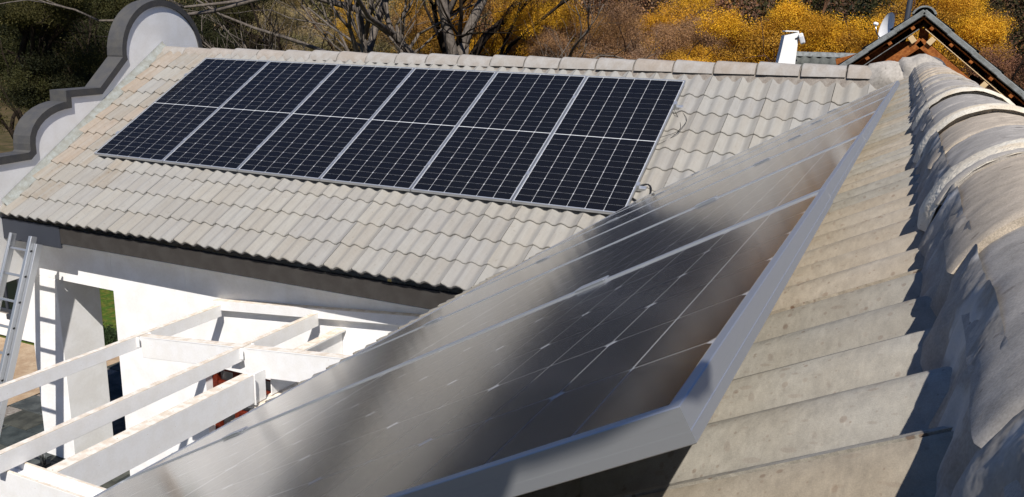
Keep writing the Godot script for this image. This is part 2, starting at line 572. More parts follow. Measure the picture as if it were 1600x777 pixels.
func mortar_bed(a: Vector3, b: Vector3, side: Vector3, drop: float, w_in: float, w_out: float, y_in: float, sd: int, step := 0.03, rough := 0.008) -> ArrayMesh:
	# lumpy fillet along a..b from under the ridge tiles (w_in, y_in) down to the tile surface (w_out)
	var st := begin(false)
	var n := int((b - a).length() / step)
	var nz := noise(sd, 9.0, 3)
	var prev := []
	for i in n + 1:
		var p := a.lerp(b, float(i) / n)
		var q := float(i) * step
		var row := []
		var reach := w_out + nz.get_noise_1d(q) * rough * 3.0
		for k in 6:
			var t := k / 5.0
			var w := lerpf(w_in, reach, t) + nz.get_noise_2d(q, t * 0.6 + 3.0) * rough * (1.0 if k > 0 else 0.0)
			var y := lerpf(y_in, 0.0, pow(t, 1.6)) - drop * w + nz.get_noise_2d(q + 7.0, t * 0.5) * rough * 1.2
			if k == 5:
				y -= 0.035
			row.append(p + side * w + Vector3.UP * y)
		if i > 0:
			for k in 5:
				quad(st, prev[k], prev[k + 1], row[k + 1], row[k])
		prev = row
	return done(st)

func poly_plate(called: String, pts: PackedVector2Array, xf: Transform3D, parent: Node, thick := 0.03) -> MeshInstance3D:
	# roof deck: polygon in (x along ridge, z down slope) of that frame
	var st := begin()
	prism(st, pts, Transform3D(Basis(Vector3(1, 0, 0), Vector3(0, 0, 1), Vector3(0, -1, 0)), Vector3(0, -0.014, 0)), -thick)
	return put(called, done(st), M.underlay, parent, xf)

func build_house():
	frames()
	var house := thing("house", "white plastered house with grey-beige tiled roof wings meeting in a valley", "house", Transform3D(Basis.IDENTITY, Vector3(0, 0, 0)))
	var tan_ := tan(AL)
	# ---- roof decks
	var rb := poly_plate("roof_slope", PackedVector2Array([Vector2(-1.05, 0.0), Vector2(8.3, 0.0), Vector2(5.46, 3.46), Vector2(-0.75, 3.46)]), FB, house)
	var ra := poly_plate("roof_slope", PackedVector2Array([Vector2(-0.2, 0.02), Vector2(10.9, 0.02), Vector2(10.9, 3.72), Vector2(3.15, 3.72)]), FA, house)
	var rr := poly_plate("roof_slope", PackedVector2Array([Vector2(0.0, 0.02), Vector2(-10.9, 0.02), Vector2(-10.9, 3.72), Vector2(0.0, 3.72)]), FAR, house)
	poly_plate("roof_slope", PackedVector2Array([Vector2(1.0, 0.0), Vector2(-8.3, 0.0), Vector2(-8.3, 3.46), Vector2(0.7, 3.46)]), FBB, house)
	# ---- far wing tiles
	var tm := []
	for i in 4:
		tm.append(tile_mesh(0.3, 0.395, i + 1))
	var rest := []
	for k in 11:
		var s_nose := 3.56 - 0.305 * k
		for c in range(-4, 32):
			var x := c * 0.3 + 0.04
			var z_mid := -0.34 + (s_nose - 0.2) * cos(AL)
			if x > 8.18 - z_mid - 0.05 or x < -1.25 + 0.05 * (10 - k):
				continue
			var jit := Basis(Vector3(0, 1, 0), rng.randf_range(-0.004, 0.004)) * Basis(Vector3(1, 0, 0), rng.randf_range(-0.004, 0.002))
			var xf := Transform3D(jit, Vector3(x + rng.randf_range(-0.0015, 0.0015), rng.randf_range(-0.001, 0.0015), s_nose - 0.395 + rng.randf_range(-0.003, 0.003)))
			var hidden := k >= 5 and x > 0.1 and x < 6.05
			if hidden:
				rest.append(xf)
				continue
			var mat: Material
			var stain := 1.0 - (x + 1.2) / (1.6 + 0.5 * rng.randf())
			if x < 0.9 and rng.randf() < stain * 1.2:
				mat = M.tile_stained[rng.randi() % 3]
			else:
				mat = M.tile_far[rng.randi() % 5]
			put("roof_tile", tm[rng.randi() % 4], mat, rb, xf)
	many("roof_tiles_under_panels", tm[0], M.tile_far[0], rb, rest)
	# ---- near wing tiles: the two upper courses of each slope singly, the rest together
	var tn := []
	for i in 4:
		tn.append(tile_mesh(0.27, 0.42, i + 11, 2))
	for side in 2:
		var root: Node = [ra, rr][side]
		rest = []
		for k in 11:
			var d_nose := 0.54 + 0.305 * k
			for c in range(0, 40):
				var a := 0.05 + c * 0.27 - 0.27
				if side == 0:
					var xm := 8.645 - (d_nose - 0.2) * cos(AL)
					if a - 0.27 < 8.18 - xm - 0.25:
						continue
				var jit := Basis(Vector3(0, 1, 0), rng.randf_range(-0.006, 0.006)) * Basis(Vector3(0, 0, 1), rng.randf_range(-0.004, 0.004))
				var x0 := a if side == 0 else -a - 0.27
				var xf := Transform3D(jit, Vector3(x0, rng.randf_range(-0.001, 0.002), d_nose - 0.42 + rng.randf_range(-0.004, 0.004)))
				if k < 2 and a < 8.9:
					put("roof_tile", tn[rng.randi() % 4], M.tile_near[rng.randi() % 4], root, xf)
				else:
					rest.append(xf)
		many("roof_tiles_lower", tm[1], M.tile_near[0], root, rest)
	# ---- ridge of the far wing
	var ridge_a := Vector3(-1.05, -0.002, -0.335)
	var ridge_b := Vector3(8.35, 0.095, -0.34)
	var rt := put("ridge", mortar_bed(ridge_a + Vector3(0, 0.01, 0), ridge_b + Vector3(0, 0.01, 0), Vector3(0, 0, 1), tan_, 0.02, 0.185, 0.075, 4), M.mortar, house)
	put("mortar", mortar_bed(ridge_b + Vector3(0, 0.01, 0), ridge_a + Vector3(0, 0.01, 0), Vector3(0, 0, -1), tan_, 0.02, 0.185, 0.075, 6), M.mortar, rt)
	var cm := [cap_mesh(0.408, 0.158, 0.138, 1.2), cap_mesh(0.406, 0.160, 0.137, 1.2)]
	var dir := (ridge_b - ridge_a)
	var nc := 22
	for i in nc:
		var p := ridge_a.lerp(ridge_b, (i + 0.02) / nc) + Vector3(0, -0.005 + rng.randf_range(-0.004, 0.004), 0)
		var x := dir.normalized()
		var xf := Transform3D(Basis(x, Vector3.UP, x.cross(Vector3.UP)) * Basis(Vector3(0, 1, 0), rng.randf_range(-0.012, 0.012)) * Basis(Vector3(0, 0, 1), rng.randf_range(-0.008, 0.008)), p)
		put("ridge_tile", cm[i % 2], M.cap_far if rng.randf() < 0.6 else M.cap_far_pink, rt, xf)
	# ---- ridge of the near wing
	var e := Vector3(sin(PHI), 0, cos(PHI))
	var na := Vector3(8.645, 0.18, -0.3)
	var nb := na + e * 10.8
	var lside := Vector3(-cos(PHI), 0, sin(PHI))
	var rn := put("ridge", mortar_bed(na - e * 0.2, nb, lside, tan_, 0.132, 0.170, 0.106, 14, 0.012, 0.0095), M.mortar_near, house)
	put("mortar", mortar_bed(nb, na - e * 0.2, -lside, tan_, 0.132, 0.172, 0.106, 15, 0.03, 0.010), M.mortar_near, rn)
	var cn := [cap_mesh(0.47, 0.166, 0.154, 0.92, 1), cap_mesh(0.475, 0.167, 0.154, 0.92, 2), cap_mesh(0.47, 0.1655, 0.155, 0.92, 3)]
	for i in 24:
		var p := nb - e * (0.45 * i) + Vector3(0, -0.008 + rng.randf_range(-0.004, 0.004), 0)
		var x := -e
		var xf := Transform3D(Basis(x, Vector3.UP, x.cross(Vector3.UP)) * Basis(Vector3(0, 1, 0), rng.randf_range(-0.014, 0.014)) * Basis(Vector3(0, 0, 1), rng.randf_range(-0.010, 0.010)), p)
		put("ridge_tile", cn[i % 3], M.cap_near if rng.randf() < 0.7 else M.cap_near_light, rn, xf)
	for z in [7.28, 6.4, 5.5]:
		put("mortar_joint", joint_band(int(z * 7)), M.mortar_white, rn, Transform3D(Basis(-e, Vector3.UP, (-e).cross(Vector3.UP)), na + e * (z + 0.3) + Vector3(0, -0.006, 0)))
	# junction lump where the two ridges meet
	var st := begin(false)
	var jn := noise(31, 4.0, 3)
	blob(st, Vector3(8.33, 0.05, -0.33), Vector3(0.30, 0.19, 0.19), jn, 0.12)
	blob(st, Vector3(8.55, 0.12, -0.33), Vector3(0.22, 0.2, 0.2), jn, 0.12)
	put("mortar", done(st), M.cap_near, rn)
	# ---- eave: boards, soffit
	put("fascia", spanm(Vector3(-0.62, -1.845, 2.69), Vector3(0.40, -1.845, 2.69), 0.025, 0.24), M.fascia_dark, house)
	put("fascia", spanm(Vector3(0.403, -1.822, 2.688), Vector3(5.5, -1.822, 2.688), 0.022, 0.178), M.fascia, house)
	put("soffit", bx(Vector3(2.4, -1.925, 2.40), Vector3(6.2, 0.012, 0.55)), M.white, house)
	put("fascia", spanm(Vector3(5.50, -1.84, 2.7), Vector3(5.62, -1.84, 10.5), 0.022, 0.22), M.fascia, house)
	# ---- walls of the far wing
	put("pier", bx(Vector3(-0.397, (GY - 2.467) / 2.0, 2.115), Vector3(0.51, -2.467 - GY, 0.57), 0.006), M.white, house)
	put("wall", bx(Vector3(0.062, -2.19, 2.215), Vector3(1.43, 0.552, 0.37), 0.006), M.white, house)          # over the opening
	put("wall", bx(Vector3(1.32, (GY - 1.93) / 2.0, 2.25), Vector3(1.09, -1.93 - GY, 0.30), 0.006), M.white, house)
	put("wall", bx(Vector3(0.85, (GY - 1.93) / 2.0, -0.4), Vector3(0.16, -1.93 - GY, 4.94), 0.006), M.white, house)
	put("wall", bx(Vector3(4.2, (GY - 1.93) / 2.0, -3.1), Vector3(6.5, -1.93 - GY, 0.3), 0.006), M.white, house)
	put("wall", bx(Vector3(5.95, (GY - 1.7) / 2.0, 6.1), Vector3(0.3, -1.7 - GY, 9.6), 0.006), M.white, house)
	put("wall", bx(Vector3(11.6, (GY - 1.75) / 2.0, 5.0), Vector3(0.3, -1.75 - GY, 10.6), 0.006), M.white, house)
	put("fascia", spanm(Vector3(11.86, -1.86, -0.3), Vector3(12.0, -1.86, 10.5), 0.022, 0.2), M.fascia, house)
	# the rest of that wall, round a window
	var K := Transform3D(Basis.IDENTITY, Vector3(1.865, 0, 2.40))
	var top := -1.93
	var w0 := 0.195
	var w1 := 1.40
	var wt := -3.085
	var wb := -4.2
	for q in [[0.0, w0, GY, top], [w1, 4.1, GY, top], [w0, w1, wt, top], [w0, w1, GY, wb]]:
		put("wall", bx(Vector3((q[0] + q[1]) / 2, (q[2] + q[3]) / 2, -0.15), Vector3(q[1] - q[0], q[3] - q[2], 0.3), 0.0), M.white, house, K)
	var win := put("window", frame_mesh(w1 - w0 - 0.004, wt - wb - 0.004, 0.07, 0.06), M.red_wood, house, K * Transform3D(Basis.IDENTITY, Vector3((w0 + w1) / 2, (wt + wb) / 2, -0.12)))
	for q in [-0.29, 0.0, 0.29]:
		put("mullion", bx(Vector3(q, 0, 0), Vector3(0.055, wt - wb - 0.15, 0.05)), M.red_wood, win)
	for q in [-0.30, 0.03, 0.33]:
		put("glazing_bar", bx(Vector3(0, q, 0.002), Vector3(w1 - w0 - 0.15, 0.045, 0.044)), M.red_wood, win)
	put("glass", bx(Vector3(0, 0, -0.012), Vector3(w1 - w0 - 0.13, wt - wb - 0.13, 0.004), 0.0), M.window_glass, win)
	put("sill", bx(Vector3((w0 + w1) / 2, wb - 0.02, 0.03), Vector3(w1 - w0 + 0.1, 0.04, 0.12)), M.white, house, K)
	# ---- curved gable wall on the far end
	var P1 := Vector3(-1.1, 0, -0.3)
	var wdir := Vector3(0.57, 0, 2.95).normalized()
	var nrm := Vector3(wdir.z, 0, -wdir.x)
	var G := Transform3D(Basis(wdir, Vector3.UP, wdir.cross(Vector3.UP)), P1)     # local x along the wall, y up; local -z is away from it
	if G.basis.z.dot(nrm) < 0:
		G = Transform3D(Basis(wdir, Vector3.UP, nrm), P1)
	var inner := gable_line(0.0)
	var outer := gable_line(0.085)
	var wallp := PackedVector2Array(inner)
	wallp.append(Vector2(-3.56, -2.47))
	wallp.append(Vector2(3.45, -2.47))
	st = begin()
	prism(st, wallp, Transform3D(Basis.IDENTITY, Vector3.ZERO), 0.17)
	var gw := put("gable_wall", done(st), M.white, house, G)
	# coping: a band that follows the curve, its face and its weathered top
	st = begin()
	var st2 := begin()
	for i in inner.size() - 1:
		var a: Vector2 = inner[i]
		var b: Vector2 = inner[i + 1]
		var c: Vector2 = outer[i]
		var d: Vector2 = outer[i + 1]
		var f := 0.022
		quad(st, Vector3(a.x, a.y, f), Vector3(b.x, b.y, f), Vector3(d.x, d.y, f), Vector3(c.x, c.y, f))
		quad(st, Vector3(a.x, a.y, -0.02), Vector3(b.x, b.y, -0.02), Vector3(b.x, b.y, f), Vector3(a.x, a.y, f))
		quad(st2, Vector3(c.x, c.y, f), Vector3(d.x, d.y, f), Vector3(d.x, d.y, -0.21), Vector3(c.x, c.y, -0.21))
		quad(st, Vector3(c.x, c.y, -0.212), Vector3(d.x, d.y, -0.212), Vector3(b.x, b.y, -0.212), Vector3(a.x, a.y, -0.212))
	var cp := put("coping", done(st), M.coping, gw)
	put("coping_top", done(st2), M.coping, cp)
	# metal flashing and mortar against the gable wall
	st = begin(false)
	var pv := []
	for i in 60:
		var s := 0.02 + i * 0.0585
		var base := FB * Vector3(0, 0, s)
		var w := (base.z - P1.z) / wdir.z
		var on := P1 + wdir * w
		on.y = base.y
		var j := jn.get_noise_1d(s * 3.0) * 0.02
		var row := [on + Vector3(0.004, 0.115, 0), on + Vector3(0.022, 0.085 + j * 0.3, 0), on + Vector3(0.07 + j * 0.6, 0.062, 0), on + Vector3(0.10 + j, 0.03, 0)]
		if i > 0:
			for k in 3:
				quad(st, pv[k], row[k], row[k + 1], pv[k + 1])
		pv = row
	put("flashing", done(st), M.flashing, house)

func joint_band(sd: int) -> ArrayMesh:     # rough white mortar arch over the joint of two ridge tiles
	var st := begin(false)
	var n := 22
	var nz := noise(sd, 6.0, 3)
	var rows := []
	for k in n + 1:
		var a := lerpf(-1.52, 1.30, float(k) / n)
		var row := []
		for j in 5:
			var x := lerpf(-0.07, 0.07, j / 4.0) + nz.get_noise_2d(a * 0.4, j * 0.1 + 2.0) * 0.012
			var r := 0.1700 + (0.003 if j > 0 and j < 4 else -0.01) + nz.get_noise_2d(a, j * 0.3) * 0.004
			row.append(Vector3(x, (cos(a) - cos(1.22)) * r * 0.93, sin(a) * r))
		rows.append(row)
	for k in n:
		for j in 4:
			quad(st, rows[k][j], rows[k + 1][j], rows[k + 1][j + 1], rows[k][j + 1])
	return done(st)

func blob(st: SurfaceTool, c: Vector3, r: Vector3, nz: FastNoiseLite, amp: float):
	var n := 14
	var m := 20
	var p := func(i: int, j: int) -> Vector3:
		var th := PI * i / n
		var ph := TAU * j / m
		var d := Vector3(sin(th) * cos(ph), cos(th), sin(th) * sin(ph))
		return c + d * r * (1.0 + nz.get_noise_3dv((c + d * r) * 1.2) * amp * 2.0)
	for i in n:
		for j in m:
			quad(st, p.call(i, j + 1), p.call(i + 1, j + 1), p.call(i + 1, j), p.call(i, j))

func frame_mesh(w: float, h: float, t: float, d: float) -> ArrayMesh:
	var st := begin()
	box(st, Transform3D(Basis.IDENTITY, Vector3(0, h / 2 - t / 2, 0)), Vector3(w, t, d))
	box(st, Transform3D(Basis.IDENTITY, Vector3(0, -h / 2 + t / 2, 0)), Vector3(w, t, d))
	for s in [-1, 1]:
		box(st, Transform3D(Basis.IDENTITY, Vector3(s * (w / 2 - t / 2), 0, 0)), Vector3(t, h - 2 * t, d * 0.98))
	return done(st)

func gable_line(grow: float) -> Array:
	# curved outline, from the front foot up over the crown to the back (mirrored); grow pushes it outwards
	var half := []
	half.append(Vector2(3.45, -1.14))
	half.append(Vector2(2.56, -1.14))
	half.append(Vector2(2.475, -1.08))
	for i in 9:
		var a := (i / 8.0) * PI / 2
		half.append(Vector2(1.845 + 0.63 * cos(a), -0.97 + 0.368 * sin(a)))
	half.append(Vector2(1.84, -0.474))
	half.append(Vector2(1.293, -0.471))
	half.append(Vector2(0.755, -0.05))
	for i in 13:
		var a := (i / 12.0) * PI / 2
		half.append(Vector2(-0.055 + 0.825 * cos(a), 0.01 + 0.647 * sin(a)))
	var line := half.duplicate()
	for i in range(half.size() - 2, -1, -1):
		var q: Vector2 = half[i]
		line.append(Vector2(-0.11 - q.x, q.y))
	if grow == 0.0:
		return line
	var out := []
	for i in line.size():
		var a: Vector2 = (line[i] - line[maxi(i - 1, 0)])
		var b: Vector2 = (line[mini(i + 1, line.size() - 1)] - line[i])
		if a.length() < 0.0001:
			a = b
		if b.length() < 0.0001:
			b = a
		var na := Vector2(a.y, -a.x).normalized()
		var nb := Vector2(b.y, -b.x).normalized()
		var m := (na + nb)
		m = m / maxf(m.length_squared(), 0.35) * 2.0
		out.append(line[i] + m * grow * 1.0)
	return out

# =====================================================================  solar panels
func panel_root(w: float, l: float, cells_mesh: Array, pane: Material, metal: Material) -> Node3D:
	# local axes: x across, z down the slope, y out of the glass; origin at the top corner of the frame
	var o := Node3D.new()
	var t := 0.03
	var lip := 0.011
	# four mitred frame rails, each with a shallow channel along its outer face
	var rail := func(len_: float, groove: float) -> ArrayMesh:
		var st := begin()
		var prof := [Vector2(lip, 0), Vector2(0.0008, 0), Vector2(0, -0.0008), Vector2(0, -0.011), Vector2(groove, -0.0116), Vector2(groove, -0.0194), Vector2(0, -0.02), Vector2(0, -t + 0.0008), Vector2(0.0008, -t), Vector2(0.026, -t), Vector2(0.026, -t + 0.0015), Vector2(lip, -0.006)]
		for i in prof.size():
			var a: Vector2 = prof[i]
			var b: Vector2 = prof[(i + 1) % prof.size()]
			quad(st, Vector3(a.x, a.y, a.x), Vector3(a.x, a.y, len_ - a.x), Vector3(b.x, b.y, len_ - b.x), Vector3(b.x, b.y, b.x))
		return done(st)
	var rl: ArrayMesh = rail.call(l, 0.00005)
	var rw: ArrayMesh = rail.call(w, 0.0007)
	put("frame", rl, metal, o)
	put("frame", rl, metal, o, Transform3D(Basis(Vector3(-1, 0, 0), Vector3(0, 1, 0), Vector3(0, 0, -1)), Vector3(w, 0, l)))
	put("frame", rw, metal, o, Transform3D(Basis(Vector3(0, 0, 1), Vector3(0, 1, 0), Vector3(-1, 0, 0)), Vector3(w, 0, 0)))
	put("frame", rw, metal, o, Transform3D(Basis(Vector3(0, 0, -1), Vector3(0, 1, 0), Vector3(1, 0, 0)), Vector3(0, 0, l)))
	put("backsheet", bx(Vector3(w / 2, -0.006, l / 2), Vector3(w - 2 * lip - 0.002, 0.002, l - 2 * lip - 0.002), 0.0), M.backsheet, o)
	put("junction_box", bx(Vector3(w / 2, -0.018, l / 2), Vector3(0.12, 0.018, 0.06)), M.black, o)
	var mx := 0.016
	var mz := 0.017
	var pw := (w - 2 * mx) / 6.0
	var ph := (l - 2 * mz - 0.008) / 24.0
	for r in 24:
		for c in 6:
			var x := mx + c * pw
			var z := mz + r * ph + (0.008 if r >= 12 else 0.0)
			put("cell", cells_mesh[r % 2], M.cell[(r * 7 + c * 5 + (r * c) % 3) % 3], o, Transform3D(Basis.IDENTITY, Vector3(x, -0.0042, z)))
	var st := begin()
	quad(st, Vector3(lip, -0.0022, l - lip), Vector3(w - lip, -0.0022, l - lip), Vector3(w - lip, -0.0022, lip), Vector3(lip, -0.0022, lip))
	put("glass", done(st), pane, o)
	return o

func cell_mesh(pw: float, ph: float, flip: bool, gx := 0.0016, gz := 0.0008, ch := 0.006) -> ArrayMesh:
	var st := begin()
	var x0 := gx
	var x1 := pw - gx
	var z0 := gz
	var z1 := ph - gz
	var p := [Vector2(x0 + ch, z0), Vector2(x1 - ch, z0), Vector2(x1, z0 + ch), Vector2(x1, z1), Vector2(x0, z1), Vector2(x0, z0 + ch)]
	var pts := []
	for q in p:
		var v: Vector2 = q
		if flip:
			v.y = ph - v.y
		pts.append(v)
	for i in range(1, pts.size() - 1):
		var f := [pts[0], pts[i], pts[i + 1]]
		for k in ([0, 1, 2] if not flip else [0, 2, 1]):
			var v: Vector2 = f[k]
			st.set_uv(Vector2(v.x / pw, v.y / ph))
			st.set_normal(Vector3.UP)
			st.add_vertex(Vector3(v.x, 0, v.y))
	return st.commit()

func build_panels():
	var nth := ["leftmost", "second from the left", "third from the left", "fourth from the left", "fifth from the left", "rightmost"]
	var w := 1.06
	var l := 2.135
	var ph := (l - 0.034 - 0.008) / 24.0
	var cells := [cell_mesh((w - 0.032) / 6.0, ph, false), cell_mesh((w - 0.032) / 6.0, ph, true)]
	var proto := panel_root(w, l, cells, M.glass_far, M.alu)
	var s := sin(AL)
	var c := cos(AL)
	var B := Basis(Vector3(1, 0, 0), Vector3(0, c, s), Vector3(0, -s, c))
	for i in 6:
		var o: Node3D = proto if i == 0 else proto.duplicate()
		o.name = numbered("solar_panel")
		add_child(o)
		o.transform = Transform3D(B, Vector3(i * 1.07, 0, 0) + B * Vector3(rng.randf_range(-0.001, 0.001), 0, rng.randf_range(-0.003, 0.003)))
		tag(o, "black solar panel, %s of six on the far roof slope" % nth[i], "solar panel", "solar panels on the far roof slope")
	var l2 := 2.165
	var w2 := 1.06
	var ph2 := (l2 - 0.034 - 0.008) / 24.0
	var cells2 := [cell_mesh((w2 - 0.032) / 6.0, ph2, false, 0.0023, 0.0014, 0.008), cell_mesh((w2 - 0.032) / 6.0, ph2, true, 0.0023, 0.0014, 0.008)]
	var proto2 := panel_root(w2, l2, cells2, M.glass, M.alu)
	var A := Basis(Vector3(0, 0, 1), Vector3(-s, c, 0), Vector3(-c, -s, 0))
	var far := ["nearest solar panel of the close row, its blue-shaded frame corner in front", "second solar panel of the close row, behind the nearest one", "third panel of the close row counted from the camera", "fourth solar panel of the close row counted from the camera", "fifth solar panel of the close row, next to the last", "last solar panel of the close row, beside the roof valley"]
	for i in 6:
		var o: Node3D = proto2 if i == 0 else proto2.duplicate()
		o.name = numbered("solar_panel")
		add_child(o)
		o.transform = Transform3D(A, Vector3(8.427, 0.159, 8.245 - i * 1.0704 - w2) + A * Vector3(0, 0, rng.randf_range(-0.002, 0.002)))
		tag(o, far[i], "solar panel", "solar panels on the near roof slope")
	# rails under both rows, with clamps between the panels
	for q in [[0.42, "upper aluminium rail under the far solar panels, its end beside a cable"], [1.72, "lower aluminium rail under the far solar panels, its end near the valley"]]:
		var r := thing("mounting_rail", q[1], "rail", Transform3D(B, B * Vector3(-0.06, -0.051, q[0])), "mounting rails of the solar panels")
		put("rail", bx(Vector3(3.275, 0, 0), Vector3(6.55, 0.04, 0.04)), M.alu, r)
		for i in 7:
			put("clamp", bx(Vector3(0.055 + i * 1.07, 0.037, 0), Vector3(0.009 if i > 0 and i < 6 else 0.03, 0.034, 0.05)), M.alu, r)
			put("clamp_head", bx(Vector3(0.055 + i * 1.07, 0.0535, 0), Vector3(0.036, 0.003, 0.05), 0.001), M.alu, r)
		for i in 6:
			put("roof_hook", bx(Vector3(0.5 + i * 1.07, -0.03, 0.05), Vector3(0.03, 0.03, 0.14)), M.steel, r)
	for q in [[0.5, "upper rail under the close row of solar panels"], [1.65, "lower rail under the close row of solar panels"]]:
		var r := thing("mounting_rail", q[1], "rail", Transform3D(A, Vector3(8.427, 0.159, 1.75) + A * Vector3(0, -0.051, q[0])), "mounting rails of the solar panels")
		put("rail", bx(Vector3(3.25, 0, 0), Vector3(6.46, 0.04, 0.04)), M.alu, r)
		for i in range(0, 6):
			var x := 0.0782 + i * 1.0704
			put("clamp", bx(Vector3(x, 0.037, 0), Vector3(0.009, 0.034, 0.07)), M.alu, r)
			put("clamp_head", bx(Vector3(x, 0.0535, 0), Vector3(0.038, 0.003, 0.07), 0.001), M.alu, r)
	# loose cables at the right end of the far row
	var F := func(u: float, h: float, v: float) -> Vector3: return B * Vector3(u, h, v)
	var st := begin(false)
	var pts := []
	var rad := []
	for i in 25:
		var t := i / 24.0
		pts.append(F.call(6.42 + 0.17 * sin(t * PI * 1.05) + 0.02 * sin(t * 9.0), -0.05 - 0.012 * sin(t * 7), 0.42 + 0.62 * t))
		rad.append(0.0026)
	tube(st, pts, rad, 5)
	pts = []
	for i in 25:
		var t := i / 24.0
		pts.append(F.call(6.41 + 0.14 * sin(t * PI) , -0.04 - 0.015 * sin(t * 5), 0.47 + 0.50 * t + 0.06 * sin(t * PI)))
	tube(st, pts, rad, 5)
	var cb := put("cable", done(st), M.black, self)
	tag(cb, "loop of thin black cable beside the upper right of the far solar panels", "cable")
	st = begin(false)
	pts = []
	rad = []
	for i in 17:
		var t := i / 16.0
		pts.append(F.call(6.38 + 0.16 * sin(t * PI), -0.05 + 0.01 * sin(t * 6), 1.72 + 0.12 * t - 0.08 * sin(t * PI * 2)))
		rad.append(0.009)
	tube(st, pts, rad, 6)
	cb = put("cable", done(st), M.black, self)
	tag(cb, "short thick black cable end at the lower right corner of the far solar panels", "cable")

# =====================================================================  pergola
func build_pergola():
	# its members along the wall fall slightly to the left
	var p := thing("pergola", "white steel pergola frame with dusty beam tops below the tiled eave", "pergola", Transform3D.IDENTITY)
	var steel := func(called: String, a: Vector3, b: Vector3, w: float, h: float):
		var o := put(called, spanm(a - Vector3(0, h / 2 + 0.004, 0), b - Vector3(0, h / 2 + 0.004, 0), w, h), M.steel_white, p)
		put("dusty_top", spanm(a - Vector3(0, 0.0015, 0), b - Vector3(0, 0.0015, 0), w, 0.005, Vector3.UP, 0.001), M.steel_dusty, o)
		return o
	var at := func(x: float, z: float, dy := 0.0) -> Vector3: return Vector3(x, -2.35 + 0.095 * (x - 2.38) + dy, z)
	steel.call("beam", at.call(2.38, 2.47), at.call(2.38, 7.4), 0.05, 0.115)
	steel.call("beam", at.call(3.60, 2.47), at.call(3.60, 5.72), 0.05, 0.125)
	# deep lower beam: a closed box towards the court, an open I behind the cross beam
	var low := func(x: float, z: float, dy := 0.0) -> Vector3: return Vector3(x, -2.37 + dy, z)
	steel.call("beam", low.call(3.85, 3.70), low.call(3.85, 5.515), 0.10, 0.245)
	steel.call("beam_flange", low.call(3.85, 2.41), low.call(3.85, 3.43), 0.10, 0.014)
	put("beam_web", spanm(low.call(3.85, 2.41, -0.155), low.call(3.85, 3.435, -0.155), 0.012, 0.27), M.steel_white, p)
	put("beam_web", spanm(low.call(3.85, 3.505, -0.155), low.call(3.85, 3.68, -0.155), 0.012, 0.27), M.steel_white, p)
	steel.call("beam_flange", low.call(3.85, 2.41, -0.300), low.call(3.85, 3.68, -0.300), 0.10, 0.014)
	# cross beams
	steel.call("cross_beam", at.call(2.41, 3.47, -0.006), at.call(3.57, 3.47, -0.006), 0.066, 0.014)
	put("cross_web", spanm(at.call(2.41, 3.47, -0.12), at.call(3.57, 3.47, -0.12), 0.06, 0.195), M.steel_white, p)
	steel.call("cross_beam", at.call(3.63, 3.47, -0.006), at.call(5.75, 3.47, -0.006), 0.066, 0.014)
	put("cross_web", spanm(at.call(3.63, 3.47, -0.145), at.call(5.75, 3.47, -0.145), 0.06, 0.25), M.steel_white, p)
	# end channel, open upwards
	for sgn in [-1, 1]:
		steel.call("end_beam", low.call(1.8, 5.585 + 0.06 * sgn), low.call(5.7, 5.585 + 0.06 * sgn), 0.016, 0.22)
	put("end_beam_web", spanm(low.call(1.8, 5.585, -0.06), low.call(5.7, 5.585, -0.06), 0.10, 0.012), M.steel_white, p)
	# channel on the wall
	steel.call("wall_channel", at.call(2.30, 2.437, 0.045), at.call(5.75, 2.437, 0.045), 0.07, 0.10)
	# gussets and end plates
	for q in [[2.41, 3.54], [2.41, 3.40], [3.63, 3.54], [3.63, 3.40]]:
		put("gusset", bx(at.call(q[0], q[1], -0.055), Vector3(0.05, 0.10, 0.008)), M.steel_white, p)
	var pl := put("end_plate", bx(low.call(3.85, 3.69, -0.135), Vector3(0.12, 0.27, 0.012)), M.steel_white, p)
	for s in [-0.05, 0.05]:
		for t in [-0.08, 0.08]:
			put("bolt", bx(low.call(3.85 + s, 3.68, -0.14 + t), Vector3(0.016, 0.016, 0.012)), M.steel, pl)
	for q in [[5.6, 5.585], [1.9, 5.585]]:
		var t: Vector3 = low.call(q[0], q[1], -0.23)
		put("post", bx(Vector3(t.x, (GY + t.y) / 2, t.z), Vector3(0.10, t.y - GY, 0.10)), M.steel_white, p)

